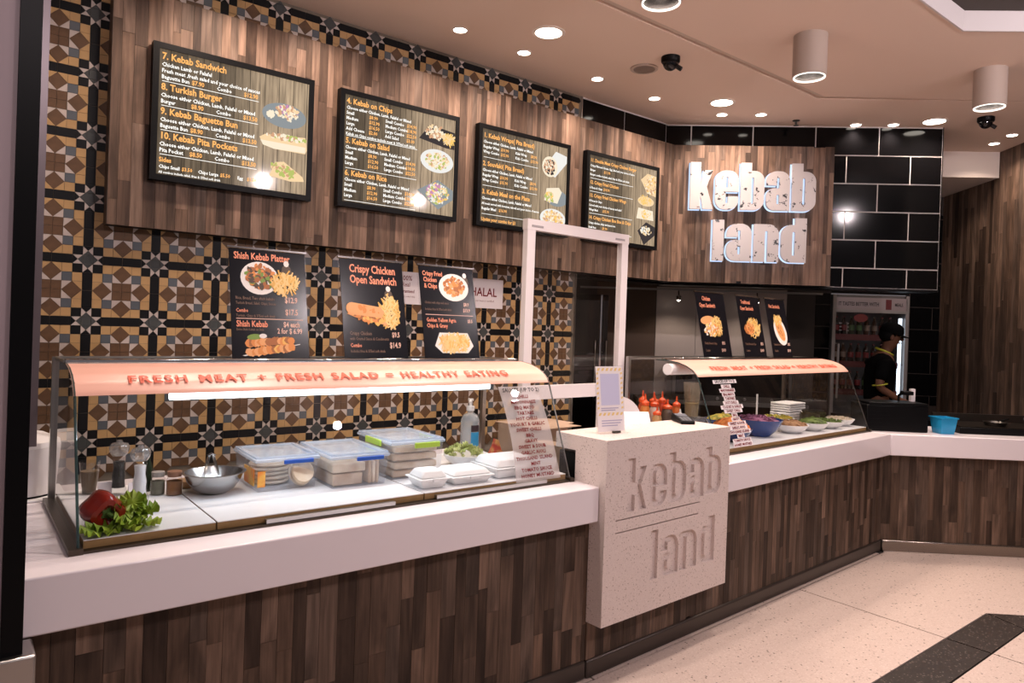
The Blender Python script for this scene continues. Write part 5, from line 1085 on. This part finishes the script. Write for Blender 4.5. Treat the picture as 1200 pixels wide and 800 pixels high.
# white card standing by the wall
t = thing('folded_card', 'narrow pinkish white card standing on the black till box', 'card', FL(.30, .33, ZC+.226), FL.a); MB().box(0, 0, 0, .035, .03, .10).build('card', m_paper, t)
t = thing('side_bench', 'dark bench behind the angled counter', 'bench', FL(.1, 1.05, 0), FL.a); MB().box(0, 0, .84, 1.2, .35, .90).build('top', m_black, t)
for x in (.04, 1.1): MB().box(x, .05, 0, x+.05, .3, .84).build('leg', m_black, t)

# ================================================================== PERSON
def skin(name, verts, edges, radii, mat, parent, sub=2):
    me = bpy.data.meshes.new(name); me.from_pydata(verts, edges, []); o = bpy.data.objects.new(name, me); COL.objects.link(o)
    md = o.modifiers.new('skin', 'SKIN'); md.use_smooth_shade = True
    for i, r_ in enumerate(radii):
        r_ = r_ if isinstance(r_, tuple) else (r_, r_); me.skin_vertices[0].data[i].radius = r_
    me.skin_vertices[0].data[0].use_root = True
    s = o.modifiers.new('sub', 'SUBSURF'); s.levels = sub; s.render_levels = sub
    dg = bpy.context.evaluated_depsgraph_get(); m2 = bpy.data.meshes.new_from_object(o.evaluated_get(dg)); bpy.data.objects.remove(o)
    m2.materials.clear(); m2.materials.append(mat); m2.shade_smooth(); n = bpy.data.objects.new(name, m2); COL.objects.link(n); n.parent = parent; return n
per = thing('person', 'person in black cap and black shirt with yellow collar trim looking down by the fridge', 'person', FS(2.24, 1.12, 0), FS.a-R(12))
m_skin = M('skin', (.15, .068, .042), .5, spec=.2); m_shirt = M('black_shirt', (.003, .003, .0035), .9, spec=.05); m_yel = M('yellow_trim', (.42, .42, .03), .6); m_hair = M('black_hair', (.003, .003, .003), .6, spec=.1)
V = [(0, 0, .95), (0, 0, 1.12), (.01, 0, 1.30), (.03, 0, 1.42), (.055, 0, 1.50), (.085, 0, 1.56), (.115, 0, 1.63), (.105, 0, 1.70)]
E_ = [(i, i+1) for i in range(7)]; Rr = [.13, .12, .14, .10, .052, .065, .088, .080]
for s in (-1, 1):
    b0 = len(V); V += [(.02, s*.17, 1.40), (-.04, s*.225, 1.15), (.16, s*.20, 1.03), (.22, s*.185, 1.01)]; E_ += [(3, b0), (b0, b0+1), (b0+1, b0+2), (b0+2, b0+3)]; Rr += [.058, .042, .028, (.034, .018)]
    for k, (dy, ln) in enumerate(((-.026, .066), (-.009, .078), (.009, .074), (.026, .058))):
        f0 = len(V); V += [(.255, s*.185+dy, 1.005), (.255+ln*.55, s*.185+dy*1.2, .992), (.255+ln*.9, s*.185+dy*1.2, .968)]; E_ += [(b0+3, f0), (f0, f0+1), (f0+1, f0+2)]; Rr += [.0095, .0088, .0075]
    f0 = len(V); V += [(.235, s*.145, 1.0), (.268, s*.135, .985)]; E_ += [(b0+3, f0), (f0, f0+1)]; Rr += [.011, .009]
    l0 = len(V); V += [(0, s*.095, .88), (.015, s*.105, .50), (-.01, s*.11, .10), (.10, s*.12, .04)]; E_ += [(0, l0), (l0, l0+1), (l0+1, l0+2), (l0+2, l0+3)]; Rr += [.085, .058, .04, .036]
skin('body', V, E_, Rr, m_skin, per)
SV = [(0, 0, .93), (0, 0, 1.12), (.01, 0, 1.30), (.03, 0, 1.42), (.048, 0, 1.475)]; SE = [(i, i+1) for i in range(4)]; SR = [.155, .145, .165, .125, .066]
for s in (-1, 1):
    b0 = len(SV); SV += [(.02, s*.175, 1.40), (-.03, s*.225, 1.20)]; SE += [(3, b0), (b0, b0+1)]; SR += [.074, .062]
skin('shirt', SV, SE, SR, m_shirt, per)
TV = [(0, 0, .94), (0, 0, .86)]; TE = [(0, 1)]; TR = [.15, .12]
for s in (-1, 1):
    b0 = len(TV); TV += [(0, s*.095, .80), (.015, s*.105, .50), (-.01, s*.11, .09)]; TE += [(1, b0), (b0, b0+1), (b0+1, b0+2)]; TR += [.10, .075, .06]
skin('trousers', TV, TE, TR, m_shirt, per)
cl = MB()
for i in range(21):
    pass
cl.tube([(.045+.076*math.cos(R(a)), .080*math.sin(R(a)), 1.492-.034*math.cos(R(a))) for a in range(0, 361, 20)], .011, 8).build('collar_trim', m_yel, per, smooth=True)
cl = MB(); cl.tube([(.022+.064*math.cos(R(a))-.05, -.225+.064*math.sin(R(a)), 1.175+.012*math.cos(R(a))) for a in range(0, 361, 24)], .006, 6).build('sleeve_trim', m_yel, per, smooth=True)
MB().ell((.195, 0, 1.622), (.022, .014, .020)).build('nose', m_skin, per, smooth=True); MB().ell((.172, 0, 1.582), (.022, .026, .007)).build('mouth', M('lips', (.20, .07, .06), .5), per, smooth=True)
for s in (-1, 1): MB().ell((.095, s*.086, 1.635), (.020, .011, .030)).build('ear', m_skin, per, smooth=True); MB().ell((.178, s*.034, 1.652), (.010, .013, .009)).build('eye', M('eye_white', (.5, .45, .42), .3), per, smooth=True); MB().ell((.187, s*.034, 1.652), (.003, .006, .006)).build('iris', m_hair, per, smooth=True)
MB().ell((.075, 0, 1.665), (.088, .093, .088), 18, 12).build('hair', m_hair, per, smooth=True)
b = MB().lathe([(.108, 0), (.110, .03), (.098, .075), (.06, .105), (0, .115)], 24); b.build('cap', m_shirt, per, smooth=True, loc=(.10, 0, 1.675), rot=(0, R(12), 0))
b = MB(); n = 14; vs = []
for i in range(n+1):
    a = R(-75+150*i/n); vs += [(.10+.09*math.cos(a), .10*math.sin(a), 1.660), (.10+.085+.085*math.cos(a), .09*math.sin(a), 1.640-.010*math.cos(a))]
b.add([(x, y, z) for x, y, z in vs] + [(x, y, z+.006) for x, y, z in vs], [(2*i, 2*i+2, 2*i+3, 2*i+1) for i in range(n)] + [(2*n+2+2*i, 2*n+2+2*i+1, 2*n+2+2*i+3, 2*n+2+2*i+2) for i in range(n)] + [(2*i+1, 2*i+3, 2*n+2+2*i+3, 2*n+2+2*i+1) for i in range(n)]); b.build('cap_peak', m_shirt, per, smooth=True)
